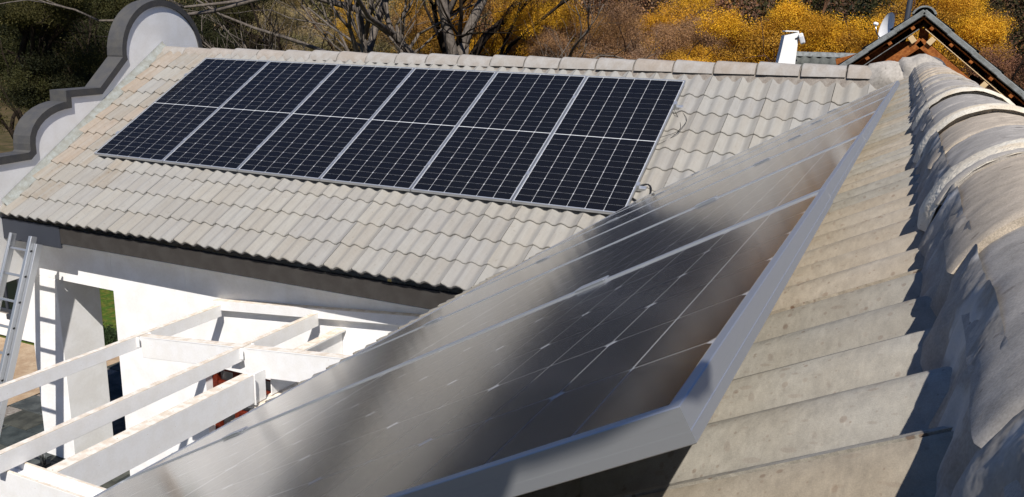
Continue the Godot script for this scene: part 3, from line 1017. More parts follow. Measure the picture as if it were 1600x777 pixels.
# =====================================================================  ladder
func build_ladder():
	var l := thing("ladder", "aluminium extension ladder leaning against the eave of the white house", "ladder", Transform3D.IDENTITY)
	var topp := Vector3(0, -1.88, 2.77)
	var foot := Vector3(0, GY, 3.86)
	var d := (topp - foot).normalized()
	var nrm := Vector3(0, -d.z, d.y)      # in front of the ladder, towards the court
	if nrm.z < 0:
		nrm = -nrm
	var side := Vector3(1, 0, 0)
	for sec in 2:
		var off := nrm * (0.0 if sec == 0 else 0.045)
		var half := 0.215 if sec == 0 else 0.165
		var lo := foot + off + d * (0.0 if sec == 0 else 0.56)
		var hi := topp + off + d * (-0.05 if sec == 0 else 0.02)
		for s in [-1, 1]:
			var c := Vector3(-0.04 + s * half, 0, 0)
			var o := put("rail", spanm(lo + c, hi + c, 0.028, 0.075, nrm, 0.004), M.alu_ladder, l)
			put("flange", spanm(lo + c + nrm * 0.032 - side * s * 0.010, hi + c + nrm * 0.032 - side * s * 0.010, 0.044, 0.006, nrm, 0.001), M.alu_ladder, o)
			if sec == 0:
				put("foot", bx(lo + c + Vector3(0, 0.02, 0), Vector3(0.05, 0.04, 0.07)), M.black, l)
			else:
				put("end_cap", spanm(hi + c - d * 0.10, hi + c + d * 0.002, 0.03, 0.07, nrm), M.alu, l)
		for i in 12:
			if sec == 0 and i > 2:
				break
			var t := lo + d * (0.16 + i * 0.28) + Vector3(-0.04, 0, 0)
			if (t - lo).dot(d) > (hi - lo).length() - 0.05:
				break
			put("rung", spanm(t - side * (half - 0.012), t + side * (half - 0.012), 0.034, 0.026, d, 0.004), M.alu_ladder, l)
			if sec == 1:
				for s in [-1, 1]:
					put("rung_end", bx(t + side * s * (half + 0.0125), Vector3(0.006, 0.022, 0.026)), M.black, l)

# =====================================================================  open timber gable
func build_gable_roof():
	var ap := Vector3(8.532, 0.72, -0.6)
	var pitch := deg_to_rad(38.5)
	var g := thing("gable_roof", "open timber gable roof with dark tiled verges where the ridges meet", "roof", Transform3D(Basis.IDENTITY, Vector3(ap.x, ap.y, ap.z)))
	var depth := 4.2
	var lens := [1.05, 2.2]
	for s in 2:
		var sg: float = [-1.0, 1.0][s]
		var down := Vector3(sg * cos(pitch), -sin(pitch), 0)
		var n := Vector3(sg * sin(pitch), cos(pitch), 0)
		var L: float = lens[s]
		var back := Vector3(0, 0, -1)
		# deck under the tiles
		var xf := Transform3D(Basis(down, n, down.cross(n)), down * (L / 2) + n * -0.045 + back * depth / 2)
		var deck := put("roof_slope", boxm(xf, Vector3(L, 0.012, depth - 0.1)), M.timber, g)
		# tile rows seen from the side and over the top
		var rows := int(L / 0.3)
		for r in rows:
			var st := begin(false)
			var cols := 14
			for q in cols:
				var z := -q * 0.3
				var a := down * (r * 0.3) + n * -0.014
				var b := down * (r * 0.3 + 0.33) + n * 0.008
				for k in 10:
					var z0 := z - k * 0.03
					var z1 := z - (k + 1) * 0.03
					var h0 := roll(k * 0.03)
					var h1 := roll((k + 1) * 0.03)
					var v := [a + n * h0 + back * -z0, a + n * h1 + back * -z1, b + n * h1 + back * -z1, b + n * h0 + back * -z0]
					if s == 1:
						quad(st, v[3], v[2], v[1], v[0])
					else:
						quad(st, v[0], v[1], v[2], v[3])
					quad(st, v[3], v[2], v[2] - n * 0.022, v[3] - n * 0.022)
			put("tile_row", done(st), M.tile_dark, deck)
			put("verge_tile", spanm(down * (r * 0.3 - 0.005) + n * 0.0 + Vector3(0, 0, 0.012), down * (r * 0.3 + 0.305) + n * 0.006 + Vector3(0, 0, 0.012), 0.10, 0.05, n, 0.006), M.verge, deck)
		# battens whose ends show in the verge, two purlins, barge rafter
		for r in int(L / 0.24):
			var c := down * (0.16 + r * 0.24) + n * -0.068
			put("batten", spanm(c + Vector3(0, 0, 0.035), c + back * 1.6, 0.036, 0.03, n), M.timber, g)
		for r in ([0.22, 0.80] if s == 0 else [0.24, 0.88, 1.5]):
			var c: Vector3 = down * r + n * -0.155
			var o := put("purlin", spanm(c + Vector3(0, 0, 0.02), c + back * 2.2, 0.05, 0.07, n), M.timber, g)
			put("purlin_end", spanm(c + Vector3(0, 0, 0.022), c + Vector3(0, 0, 0.03), 0.052, 0.072, n), M.timber_pale, o)
		put("lining", spanm(down * 0.12 + n * -0.108, down * L + n * -0.108, 0.05, 0.008, n), M.verge if s == 0 else M.timber_pale, g)
		put("soffit_board", boxm(Transform3D(Basis(down, n, down.cross(n)), down * (L / 2 + 0.1) + n * -0.26 + back * 1.9), Vector3(L, 0.01, 3.4)), M.timber, g)
		# rafter in front of the opening
		put("rafter", spanm(down * 0.16 + n * -0.225 + back * 0.02, down * (L * 0.98) + n * -0.225 + back * 0.02, 0.045, 0.085, n), M.timber, g)
	# dark boarded back of the opening, king post, tie boards
	var st := begin()
	prism(st, PackedVector2Array([Vector2(0, -0.2), Vector2(-1.1, -1.08), Vector2(-1.1, -2.0), Vector2(2.0, -2.0), Vector2(2.0, -1.82)]), Transform3D(Basis.IDENTITY, Vector3(0, 0, -3.4)), 0.03)
	put("backing", done(st), M.timber, g)
	put("king_post", bx(Vector3(0.02, -0.42, -0.22), Vector3(0.09, 0.55, 0.07)), M.timber, g)
	put("tie_board", spanm(Vector3(-0.75, -0.58, -0.30), Vector3(-0.03, -0.36, -0.30), 0.03, 0.22), M.timber, g)
	put("tie_board", spanm(Vector3(0.05, -0.40, -0.25), Vector3(0.10, -0.72, -0.25), 0.03, 0.10, Vector3(1, 0, 0)), M.timber, g)
	var cm := cap_mesh(0.43, 0.12, 0.112)
	for i in 10:
		put("ridge_tile", cm, M.verge, g, Transform3D(Basis(Vector3(0, 0, -1), Vector3.UP, Vector3(1, 0, 0)), Vector3(0, -0.02, 0.04 - i * 0.41)))
	# lead collar where the near ridge runs in
	st = begin(false)
	for k in 10:
		var a0 := lerpf(-1.25, 1.25, k / 10.0)
		var a1 := lerpf(-1.25, 1.25, (k + 1) / 10.0)
		var f := func(a: float, z: float, r: float) -> Vector3: return Vector3(8.64 - ap.x + sin(a) * r, 0.2 - ap.y + (cos(a) - 0.32) * r, z)
		quad(st, f.call(a0, 0.22, 0.162), f.call(a1, 0.22, 0.162), f.call(a1, 0.0, 0.162), f.call(a0, 0.0, 0.162))
		quad(st, f.call(a0, 0.22, 0.140), f.call(a1, 0.22, 0.140), f.call(a1, 0.22, 0.162), f.call(a0, 0.22, 0.162))
	put("flashing", done(st), M.fascia_dark, g)

func boxm(xf: Transform3D, size: Vector3, bev := 0.002) -> ArrayMesh:
	var st := begin()
	box(st, xf, size, bev)
	return done(st)

# =====================================================================  roof, chimney, dish beyond
func build_far_roof():
	var r := thing("outbuilding_roof", "dark grey tiled outbuilding roof showing beyond the pale ridge", "roof", Transform3D(Basis.IDENTITY, Vector3(7.6, 0.2, -6.4)))
	var p := deg_to_rad(28)
	for s in 2:
		var sg := 1.0 if s == 0 else -1.0
		var down := Vector3(0, -sin(p), sg * cos(p))
		var n := Vector3(0, cos(p), sg * sin(p))
		var deck := put("roof_slope", boxm(Transform3D(Basis(Vector3(1, 0, 0), n, Vector3(1, 0, 0).cross(n)), down * 0.9 + n * -0.03), Vector3(2.2, 0.02, 1.9)), M.underlay, r)
		for k in 5:
			var st := begin(false)
			for q in 72:
				var x0 := -1.08 + q * 0.03
				var h0 := roll(q * 0.03)
				var h1 := roll((q + 1) * 0.03)
				var a := down * (k * 0.32) - n * 0.012
				var b := down * (k * 0.32 + 0.35) + n * 0.012
				var v := [Vector3(x0, 0, 0) + a + n * h0, Vector3(x0, 0, 0) + b + n * h0, Vector3(x0 + 0.03, 0, 0) + b + n * h1, Vector3(x0 + 0.03, 0, 0) + a + n * h1]
				if s == 0:
					quad(st, v[0], v[1], v[2], v[3])
				else:
					quad(st, v[3], v[2], v[1], v[0])
				quad(st, v[1], v[1] - n * 0.022, v[2] - n * 0.022, v[2])
			put("tile_row", done(st), M.tile_dark, deck)
	var cm := cap_mesh(0.43, 0.115, 0.108)
	for i in 5:
		put("ridge_tile", cm, M.verge, r, Transform3D(Basis(Vector3(1, 0, 0), Vector3.UP, Vector3(0, 0, 1)), Vector3(-1.08 + i * 0.42, -0.02, 0)))
	put("wall", bx(Vector3(0, (GY - 0.9) / 2.0 - 0.2, 0.0), Vector3(2.0, -0.95 - GY, 2.4)), M.white, r)
	# white curved parapet pier at its end
	var c := thing("chimney", "white plastered chimney pier with flared foot beside the dark outbuilding roof", "chimney", Transform3D(Basis(Vector3.UP, 0.25), Vector3(6.56, -0.1, -6.1)))
	var pts := PackedVector2Array()
	for i in 9:
		var t := i / 8.0
		pts.append(Vector2(-0.21 + 0.13 * pow(t, 0.6) , -0.1 + t * 0.70))
	pts.append(Vector2(0.14, 0.66))
	pts.append(Vector2(0.12, -0.1))
	pts.append(Vector2(0.12, -4.6))
	pts.append(Vector2(-0.21, -4.6))
	var st := begin()
	prism(st, pts, Transform3D(Basis.IDENTITY, Vector3(0, 0, 0.18)), 0.42)
	put("shaft", done(st), M.white, c)
	put("foot", bx(Vector3(-0.035, -0.04, 0.0), Vector3(0.40, 0.10, 0.40)), M.white, c)
	put("cap", bx(Vector3(0.03, 0.668, -0.03), Vector3(0.21, 0.02, 0.43)), M.white, c)
	var f := thing("security_light", "small white security lamp fixed on the right of the white chimney", "security lamp", Transform3D(Basis(Vector3(0, 0, 1), 0.35), Vector3(6.79, 0.46, -5.95)))
	put("housing", bx(Vector3.ZERO, Vector3(0.07, 0.17, 0.10), 0.012), M.steel_white, f)
	put("bracket", bx(Vector3(-0.06, 0.03, 0), Vector3(0.07, 0.02, 0.03)), M.fascia_dark, f)
	put("lens", bx(Vector3(0.01, -0.02, 0.051), Vector3(0.05, 0.10, 0.006)), M.backsheet, f)
	var pole := thing("vent_pipe", "short grey vent pipe left of the white chimney", "pipe", Transform3D(Basis.IDENTITY, Vector3(6.37, -0.4, -6.0)))
	st = begin(false)
	tube(st, [Vector3(0, 0, 0), Vector3(-0.02, 0.36, 0)], [0.03, 0.03], 8)
	put("pipe", done(st), M.fascia_dark, pole)
	put("cap", bx(Vector3(-0.022, 0.375, 0), Vector3(0.08, 0.03, 0.08), 0.01), M.fascia_dark, pole)
	# mast and dish behind the gable
	var mast := thing("mast", "dark grey pole rising behind the timber gable roof", "pole", Transform3D(Basis.IDENTITY, Vector3(8.28, -0.4, -3.2)))
	st = begin(false)
	tube(st, [Vector3(0, 0, 0), Vector3(0.05, 0.9, 0), Vector3(0.12, 2.6, 0)], [0.035, 0.035, 0.034], 10)
	put("pole", done(st), M.fascia_dark, mast)
	put("collar", bx(Vector3(0.05, 0.95, 0), Vector3(0.09, 0.05, 0.09)), M.steel, mast)
	var dish := thing("satellite_dish", "small white satellite dish mounted left of the dark pole", "satellite dish", Transform3D(Basis.from_euler(Vector3(-0.25, -1.0, 0.12)), Vector3(8.16, 0.60, -3.15)))
	st = begin(false)
	for i in 6:
		for j in 20:
			var f2 := func(a: int, b: int) -> Vector3:
				var rr := a / 6.0
				var an := TAU * b / 20.0
				return Vector3(cos(an) * rr * 0.15, sin(an) * rr * 0.19, rr * rr * 0.05)
			quad(st, f2.call(i, j), f2.call(i, j + 1), f2.call(i + 1, j + 1), f2.call(i + 1, j))
	put("reflector", done(st), M.steel_white, dish)
	st = begin(false)
	tube(st, [Vector3(0, -0.18, 0.05), Vector3(0, -0.10, 0.16), Vector3(0, -0.01, 0.20)], [0.008, 0.008, 0.008], 6)
	tube(st, [Vector3(0, 0, -0.005), Vector3(0.02, -0.14, -0.06), Vector3(0.0, -0.3, -0.10)], [0.014, 0.014, 0.014], 6)
	put("arm", done(st), M.steel, dish)
	put("receiver", bx(Vector3(0, 0, 0.20), Vector3(0.04, 0.04, 0.06), 0.01), M.steel_white, dish)

# =====================================================================  yard on the left
func build_yard():
	var ob := thing("garden_wall", "white garden wall with a dark window and brown coping behind the ladder", "wall", Transform3D(Basis.IDENTITY, Vector3(-6.8, GY, -0.2)))
	put("wall", bx(Vector3(0, 0.74, 0), Vector3(5.2, 1.48, 0.25), 0.006), M.white, ob)
	put("coping", bx(Vector3(0, 1.535, 0.0), Vector3(5.26, 0.11, 0.38), 0.006), M.fascia, ob)
	for q in [[1.95, 0.80, 0.86], [0.7, 0.80, 0.86]]:
		var wn := put("window", frame_mesh(1.0, q[2], 0.06, 0.04), M.fascia_dark, ob, Transform3D(Basis.IDENTITY, Vector3(q[0], q[1] + 0.08, 0.135)))
		put("mullion", bx(Vector3(0.1, 0, 0), Vector3(0.05, q[2] - 0.12, 0.035)), M.fascia_dark, wn)
		put("glass", bx(Vector3(0, 0, -0.005), Vector3(0.9, q[2] - 0.1, 0.008), 0.0), M.window_dark, wn)
	for q in [[2.2, 0.40], [1.62, 0.36]]:
		put("sill_block", bx(Vector3(q[0], q[1], 0.16), Vector3(0.22, 0.09, 0.09)), M.fascia_dark, ob)
	# agave-like palm behind it
	var pm := thing("palm", "green strap-leaved palm above the brown coping of the garden wall", "palm", Transform3D(Basis.IDENTITY, Vector3(-5.75, GY, -0.95)))
	var st := begin(false)
	tube(st, [Vector3(0, 0, 0), Vector3(0.02, 0.5, 0), Vector3(0, 1.05, 0.05)], [0.12, 0.10, 0.09], 9)
	put("trunk", done(st), M.bark_brown, pm)
	for i in 36:
		st = begin()
		var az := rng.randf() * TAU
		var el := rng.randf_range(-0.1, 1.2)
		var L := rng.randf_range(0.6, 1.0)
		var prev := Vector3(0, 1.05, 0.05)
		var d := Vector3(cos(az) * cos(el), sin(el), sin(az) * cos(el))
		var sd := Vector3(-sin(az), 0, cos(az))
		var pw := 0.03
		for k in 7:
			var np := prev + d * L / 7.0
			d = (d + Vector3(0, -0.16, 0)).normalized()
			var w := 0.045 * sin(PI * (k + 1.2) / 8.4)
			quad(st, prev - sd * pw, prev + sd * pw, np + sd * w + Vector3(0, -0.01, 0), np - sd * w + Vector3(0, -0.01, 0))
			prev = np
			pw = w
		put("leaf", done(st), M.palm_leaf if M.has("palm_leaf") else plain_leaf(), pm)
	# low lights at the foot of the wall
	for q in [[Vector3(-0.42, GY, 2.62), "short steel garden light at the foot of the white pier"], [Vector3(-1.72, GY, 2.35), "short steel garden light at the left edge of the slate paving"], [Vector3(-0.62, GY, 2.3), "steel garden light left of the white pier, partly behind it"]]:
		var g := thing("garden_light", q[1], "garden light", Transform3D(Basis.IDENTITY, q[0]), "garden lights on the slate paving")
		st = begin(false)
		tube(st, [Vector3(0, 0, 0), Vector3(0, 0.22, 0)], [0.03, 0.03], 12)
		put("post", done(st), M.steel, g)
		put("base", bx(Vector3(0, 0.008, 0), Vector3(0.12, 0.016, 0.12)), M.black, g)
		put("cap", bx(Vector3(0, 0.226, 0), Vector3(0.066, 0.012, 0.066), 0.004), M.steel, g)
	# low dark hedge at the edge of the lawn
	hedge(Vector3(-3.32, GY, -0.75), Vector3(0.9, 0.2, 0.25))

func plain_leaf() -> StandardMaterial3D:
	var m := plain(Color(0.24, 0.33, 0.13), 0.5)
	M.palm_leaf = m
	return m

func hedge(at: Vector3, size: Vector3):
	var h := thing("hedge", "low dark green hedge between the sand path and the lawn", "hedge", Transform3D(Basis.IDENTITY, at))
	var xfs := []
	var cols := []
	for i in 260:
		var p := Vector3(rng.randf_range(-0.5, 0.5) * size.x, rng.randf_range(0.1, 1.0) * size.y, rng.randf_range(-0.5, 0.5) * size.z)
		xfs.append(Transform3D(rand_basis(0.25), p))
		var c := Color(0.03, 0.05, 0.02) * rng.randf_range(0.6, 1.4)
		cols.append(Color(c.r, c.g, c.b))
	many("foliage", clump(3), M.leaf, h, xfs, cols)

# =====================================================================  trees
var clumps := {}
func clump(sd: int, n := 22, rad := 0.26, leaf := 0.075) -> ArrayMesh:
	var key := "%d_%d_%f_%f" % [sd, n, rad, leaf]
	if clumps.has(key):
		return clumps[key]
	var r := RandomNumberGenerator.new()
	r.seed = sd
	var st := begin()
	for i in n:
		var d := Vector3(r.randfn(), r.randfn(), r.randfn()).normalized() * rad * pow(r.randf(), 0.5)
		var a := Vector3(r.randfn(), r.randfn(), r.randfn()).normalized()
		var b := a.cross(Vector3(r.randfn(), r.randfn(), r.randfn())).normalized()
		var s := leaf * r.randf_range(0.6, 1.3)
		quad(st, d - a * s, d - b * s * 0.45, d + a * s, d + b * s * 0.45)
	clumps[key] = done(st)
	return clumps[key]

func rand_basis(s: float) -> Basis:
	var b := Basis(Vector3(rng.randfn(), rng.randfn(), rng.randfn()).normalized(), rng.randf() * TAU)
	return b.scaled(Vector3.ONE * s * rng.randf_range(0.7, 1.3))

func limb(st: SurfaceTool, tips: Array, p: Vector3, d: Vector3, l: float, r: float, level: int, maxl: int, spread: float, lift: float, n: int):
	var pts := [p]
	var rad := [r]
	var seg := 4 if level < 2 else 3
	for i in seg:
		d = (d + Vector3(rng.randfn(), rng.randfn(), rng.randfn()) * 0.16 + Vector3.UP * lift * 0.12).normalized()
		p += d * l / seg
		pts.append(p)
		rad.append(r * (1.0 - 0.45 * (i + 1.0) / seg))
		if level >= maxl - 2:
			tips.append(p)
	tube(st, pts, rad, 7 if level < 2 else (5 if level < 4 else 3))
	if level >= maxl:
		tips.append(p)
		return
	var kids := n if level > 0 else n + 1
	for k in kids:
		var t := rng.randf_range(0.45, 1.0) if k > 0 else 1.0
		var at: Vector3 = pts[0].lerp(pts[-1], t) if t < 0.99 else pts[-1]
		var idx := int(t * seg)
		at = pts[mini(idx, seg)]
		var ax := d.cross(Vector3(rng.randfn(), rng.randfn(), rng.randfn())).normalized()
		var nd := d.rotated(ax, rng.randf_range(0.35, 1.0) * spread)
		limb(st, tips, at, nd, l * rng.randf_range(0.6, 0.85), r * rng.randf_range(0.42, 0.62), level + 1, maxl, spread, lift, n)

func tree(called: String, label: String, at: Vector3, h: float, r: float, bark: Material, levels: int, spread: float, leaves: int, cols: Array, scale_: float, group: String, leaf := 0.030, fork := 0.32, first := Vector3.UP, extra := 0.42, kids := 3):
	var t := thing(called, label, "tree", Transform3D(Basis.IDENTITY, at), group)
	var st := begin(false)
	var tips := []
	limb(st, tips, Vector3.ZERO, first.normalized(), h * fork, r, 0, levels, spread, 0.6, kids)
	put("trunk", done(st), bark, t)
	if leaves <= 0 or tips.is_empty():
		return
	var xfs := []
	var cc := []
	var heads := []
	var mid := tips.filter(func(v: Vector3): return v.y > 3.4 and v.y < 7.2)
	if mid.is_empty():
		mid = tips
	for i in maxi(14, int(leaves / 85.0)):
		heads.append([mid[rng.randi() % mid.size()] if rng.randf() < 0.8 else tips[rng.randi() % tips.size()], cols[rng.randi() % cols.size()] * rng.randf_range(0.75, 1.2), rng.randf_range(0.45, 1.0)])
	for i in leaves:
		var hd: Array = heads[rng.randi() % heads.size()]
		var p: Vector3 = hd[0]
		var out := Vector3(rng.randfn(), rng.randfn(), rng.randfn()).normalized()
		out.y *= 0.62 if out.y > 0 else 0.35
		p += out * rng.randf_range(0.55, 1.05) * extra * 1.9 * hd[2] * scale_
		xfs.append(Transform3D(rand_basis(scale_ * 0.62), p))
		var c: Color = hd[1].lerp(cols[rng.randi() % cols.size()], 0.3)
		c = c * rng.randf_range(0.85, 1.15)
		cc.append(Color(c.r, c.g, c.b))
	many("crown", clump(7, 64, 0.30, leaf), M.leaf, t, xfs, cc)

func build_trees():
	rng.seed = 77
	var G := GY - 0.15
	var dark := [Color(0.030, 0.034, 0.014), Color(0.045, 0.046, 0.016), Color(0.075, 0.065, 0.02), Color(0.020, 0.024, 0.012)]
	var olive := [Color(0.26, 0.21, 0.10), Color(0.22, 0.18, 0.10), Color(0.32, 0.23, 0.12), Color(0.17, 0.16, 0.06)]
	var yellow := [Color(0.62, 0.335, 0.02), Color(0.68, 0.38, 0.025), Color(0.56, 0.28, 0.025), Color(0.46, 0.25, 0.04)]
	var rust := [Color(0.29, 0.165, 0.09), Color(0.33, 0.185, 0.09), Color(0.25, 0.16, 0.105), Color(0.36, 0.19, 0.05)]
	var brown := [Color(0.19, 0.09, 0.055), Color(0.13, 0.07, 0.045), Color(0.26, 0.12, 0.055), Color(0.08, 0.055, 0.035)]
	var ev := "dark evergreens behind the curved gable"
	tree("evergreen_tree", "dark evergreen tree at the far left edge with a bent trunk", Vector3(-9.6, G, -4.6), 8.5, 0.26, M.bark_dark, 4, 0.8, 2400, dark, 1.0, ev)
	tree("evergreen_tree", "dark evergreen tree just left of the curved white gable", Vector3(-10.6, G, -7.2), 9.5, 0.26, M.bark_dark, 4, 0.8, 2800, dark, 1.1, ev)
	tree("evergreen_tree", "dark evergreen tree directly behind the crown of the gable", Vector3(-11.3, G, -10.6), 10.0, 0.26, M.bark_dark, 4, 0.8, 2600, dark, 1.1, ev)
	tree("evergreen_tree", "deep green evergreen tree far behind the stepped end of the gable", Vector3(-15.5, G, -8.6), 10.0, 0.3, M.bark_dark, 4, 0.9, 3200, dark, 1.5, ev)
	tree("evergreen_tree", "tall evergreen tree furthest left behind the garden building", Vector3(-13.2, G, -2.8), 9.0, 0.3, M.bark_dark, 4, 0.9, 2600, dark, 1.4, ev)
	var ol := "olive-leaved trees right of the gable"
	tree("olive_tree", "olive-green tree right beside the crown of the curved gable", Vector3(-11.8, G, -14.2), 7.6, 0.18, M.bark_grey, 5, 0.95, 2400, olive, 1.0, ol)
	tree("olive_tree", "dull olive tree behind the bare tree at the left end of the ridge", Vector3(-9.2, G, -16.0), 7.6, 0.18, M.bark_grey, 5, 0.95, 2200, olive, 1.0, ol)
	tree("olive_tree", "faded olive tree far back between the gable and the yellow trees", Vector3(-16.5, G, -20.5), 9.0, 0.2, M.bark_grey, 4, 0.95, 2800, olive, 1.5, ol)
	var bare := "bare grey trees behind the ridge"
	tree("bare_tree", "leafless tree with dark limbs above the second far panel", Vector3(-6.3, G, -9.7), 8.5, 0.2, M.bark_grey, 5, 0.85, 0, [], 1.0, bare, 0.05, 0.30, Vector3(-0.15, 1, 0), 0.4, 3)
	tree("bare_tree", "leafless dark-limbed tree above the gap between second and third panel", Vector3(-5.4, G, -10.6), 8.2, 0.18, M.bark_dark, 5, 0.8, 0, [], 1.0, bare, 0.05, 0.34, Vector3(-0.3, 1, 0), 0.4, 3)
	tree("bare_tree", "pale forked leafless tree above the third far panel", Vector3(-3.9, G, -9.5), 9.5, 0.25, M.bark_grey, 5, 0.8, 0, [], 1.0, bare, 0.05, 0.44, Vector3(-0.25, 1, 0.1), 0.4, 3)
	tree("bare_tree", "thick pale upright leafless trunk above the fourth far panel", Vector3(-2.9, G, -10.3), 10.5, 0.28, M.bark_grey, 5, 0.7, 0, [], 1.0, bare, 0.05, 0.50, Vector3(0.06, 1, 0), 0.4, 3)
	tree("bare_tree", "leafless tree with a long dark limb leaning right", Vector3(-3.1, G, -12.4), 9.5, 0.24, M.bark_dark, 5, 0.75, 0, [], 1.0, bare, 0.05, 0.50, Vector3(0.22, 1, 0), 0.4, 3)
	tree("bare_tree", "thin leafless tree above the fifth far panel", Vector3(-0.9, G, -13.0), 7.5, 0.13, M.bark_grey, 5, 0.9, 0, [], 1.0, bare, 0.05, 0.38, Vector3(0.3, 1, 0), 0.4, 3)
	var yl := "yellow autumn trees behind the ridge"
	tree("yellow_tree", "golden tree behind the leafless trees above the third far panel", Vector3(-8.3, G, -14.6), 8.0, 0.15, M.bark_brown, 4, 0.95, 2400, yellow + olive, 1.0, yl)
	tree("yellow_tree", "golden tree behind the thick pale trunk", Vector3(-5.6, G, -15.2), 8.0, 0.15, M.bark_brown, 4, 0.95, 2600, yellow + rust, 1.0, yl)
	tree("yellow_tree", "golden tree with rusty patches right of the thick pale trunk", Vector3(-3.4, G, -16.4), 8.2, 0.15, M.bark_brown, 4, 0.95, 2600, yellow + rust, 1.0, yl)
	tree("yellow_tree", "bright yellow tree above the fifth far panel", Vector3(-1.8, G, -16.4), 9.4, 0.16, M.bark_brown, 4, 0.95, 3400, yellow, 1.1, yl)
	tree("yellow_tree", "low bright orange-yellow tree left of the white chimney", Vector3(3.6, G, -13.6), 7.0, 0.15, M.bark_brown, 4, 1.0, 3000, yellow, 0.85, yl)
	tree("yellow_tree", "bright yellow tree right behind the white chimney", Vector3(5.2, G, -15.6), 8.2, 0.16, M.bark_brown, 4, 1.0, 3600, yellow, 0.95, yl)
	tree("yellow_tree", "bright yellow tree between the white chimney and the dish", Vector3(6.9, G, -17.0), 9.0, 0.16, M.bark_brown, 4, 1.0, 3800, yellow, 1.0, yl)
	tree("yellow_tree", "yellow tree behind the apex of the timber gable", Vector3(8.6, G, -20.0), 9.6, 0.16, M.bark_brown, 4, 1.0, 3600, yellow, 1.1, yl)
	tree("yellow_tree", "tall yellow tree top far behind the dark gap", Vector3(3.3, G, -23.0), 9.6, 0.16, M.bark_brown, 4, 1.0, 2400, yellow, 1.2, yl)
	var rs := "rust-brown trees behind the ridge"
	tree("rust_tree", "rust-brown twiggy tree above the fourth and fifth far panels", Vector3(-4.2, G, -20.4), 8.6, 0.14, M.bark_brown, 5, 0.95, 3000, rust, 1.1, rs)
	tree("rust_tree", "pale rust twiggy tree above the sixth far panel", Vector3(-0.3, G, -16.2), 8.0, 0.14, M.bark_brown, 5, 0.95, 3000, rust, 0.95, rs)
	tree("rust_tree", "pinkish-brown twiggy tree left of the dark gap", Vector3(1.2, G, -17.0), 8.2, 0.14, M.bark_brown, 5, 0.95, 3000, rust, 0.95, rs)
	tree("rust_tree", "dark red-brown tree right of the timber gable", Vector3(9.9, G, -13.4), 7.8, 0.16, M.bark_dark, 5, 0.95, 2200, brown, 0.9, rs)
	tree("rust_tree", "red-brown tree at the right edge of the view", Vector3(11.3, G, -12.4), 7.8, 0.16, M.bark_dark, 5, 0.95, 2200, brown, 0.9, rs)
	tree("rust_tree", "dark brown tree far behind the right side of the gable", Vector3(11.8, G, -19.0), 9.0, 0.2, M.bark_dark, 4, 0.95, 2600, brown + [dark[2]], 1.3, rs)
	# the wood on the hillside behind, one mass
	var xfs := []
	var cc := []
	for i in 26000:
		var x := rng.randf_range(-70, 42)
		var z := rng.randf_range(-52, -26)
		var hh := 9.0 + 4.0 * sin(x * 0.35) * cos(z * 0.3) + rng.randf_range(-1, 1)
		var p := Vector3(x, G + pow(rng.randf(), 0.8) * hh + maxf(0.0, -38.0 - z) * 0.2, z)
		xfs.append(Transform3D(rand_basis(2.0), p))
		var pick: Array = dark
		if x < -22:
			pick = dark if rng.randf() < 0.6 else olive
		elif x < -12:
			pick = olive
		elif x < 2:
			pick = rust if sin(x * 0.8 + z) > -0.1 else brown
		elif x < 12:
			pick = dark if sin(x * 1.3 + z * 0.7) > -0.6 else brown
		else:
			pick = brown
		var c: Color = pick[rng.randi() % pick.size()] * rng.randf_range(0.6, 1.1)
		cc.append(Color(c.r, c.g, c.b))
	var wd := many("wood", clump(5, 64, 0.34, 0.038), M.leaf, self, xfs, cc)
	tag(wd, "dense mixed autumn wood filling the background", "wood")

# =====================================================================  the photographer's figure (behind the viewpoint; its head shades the near frame corner)
func sd_bone(p: Vector3, a: Vector3, b: Vector3, ra: float, rb: float) -> float:
	var ab := b - a
	var h := clampf((p - a).dot(ab) / maxf(ab.length_squared(), 1e-9), 0.0, 1.0)
	return p.distance_to(a + ab * h) - lerpf(ra, rb, h)

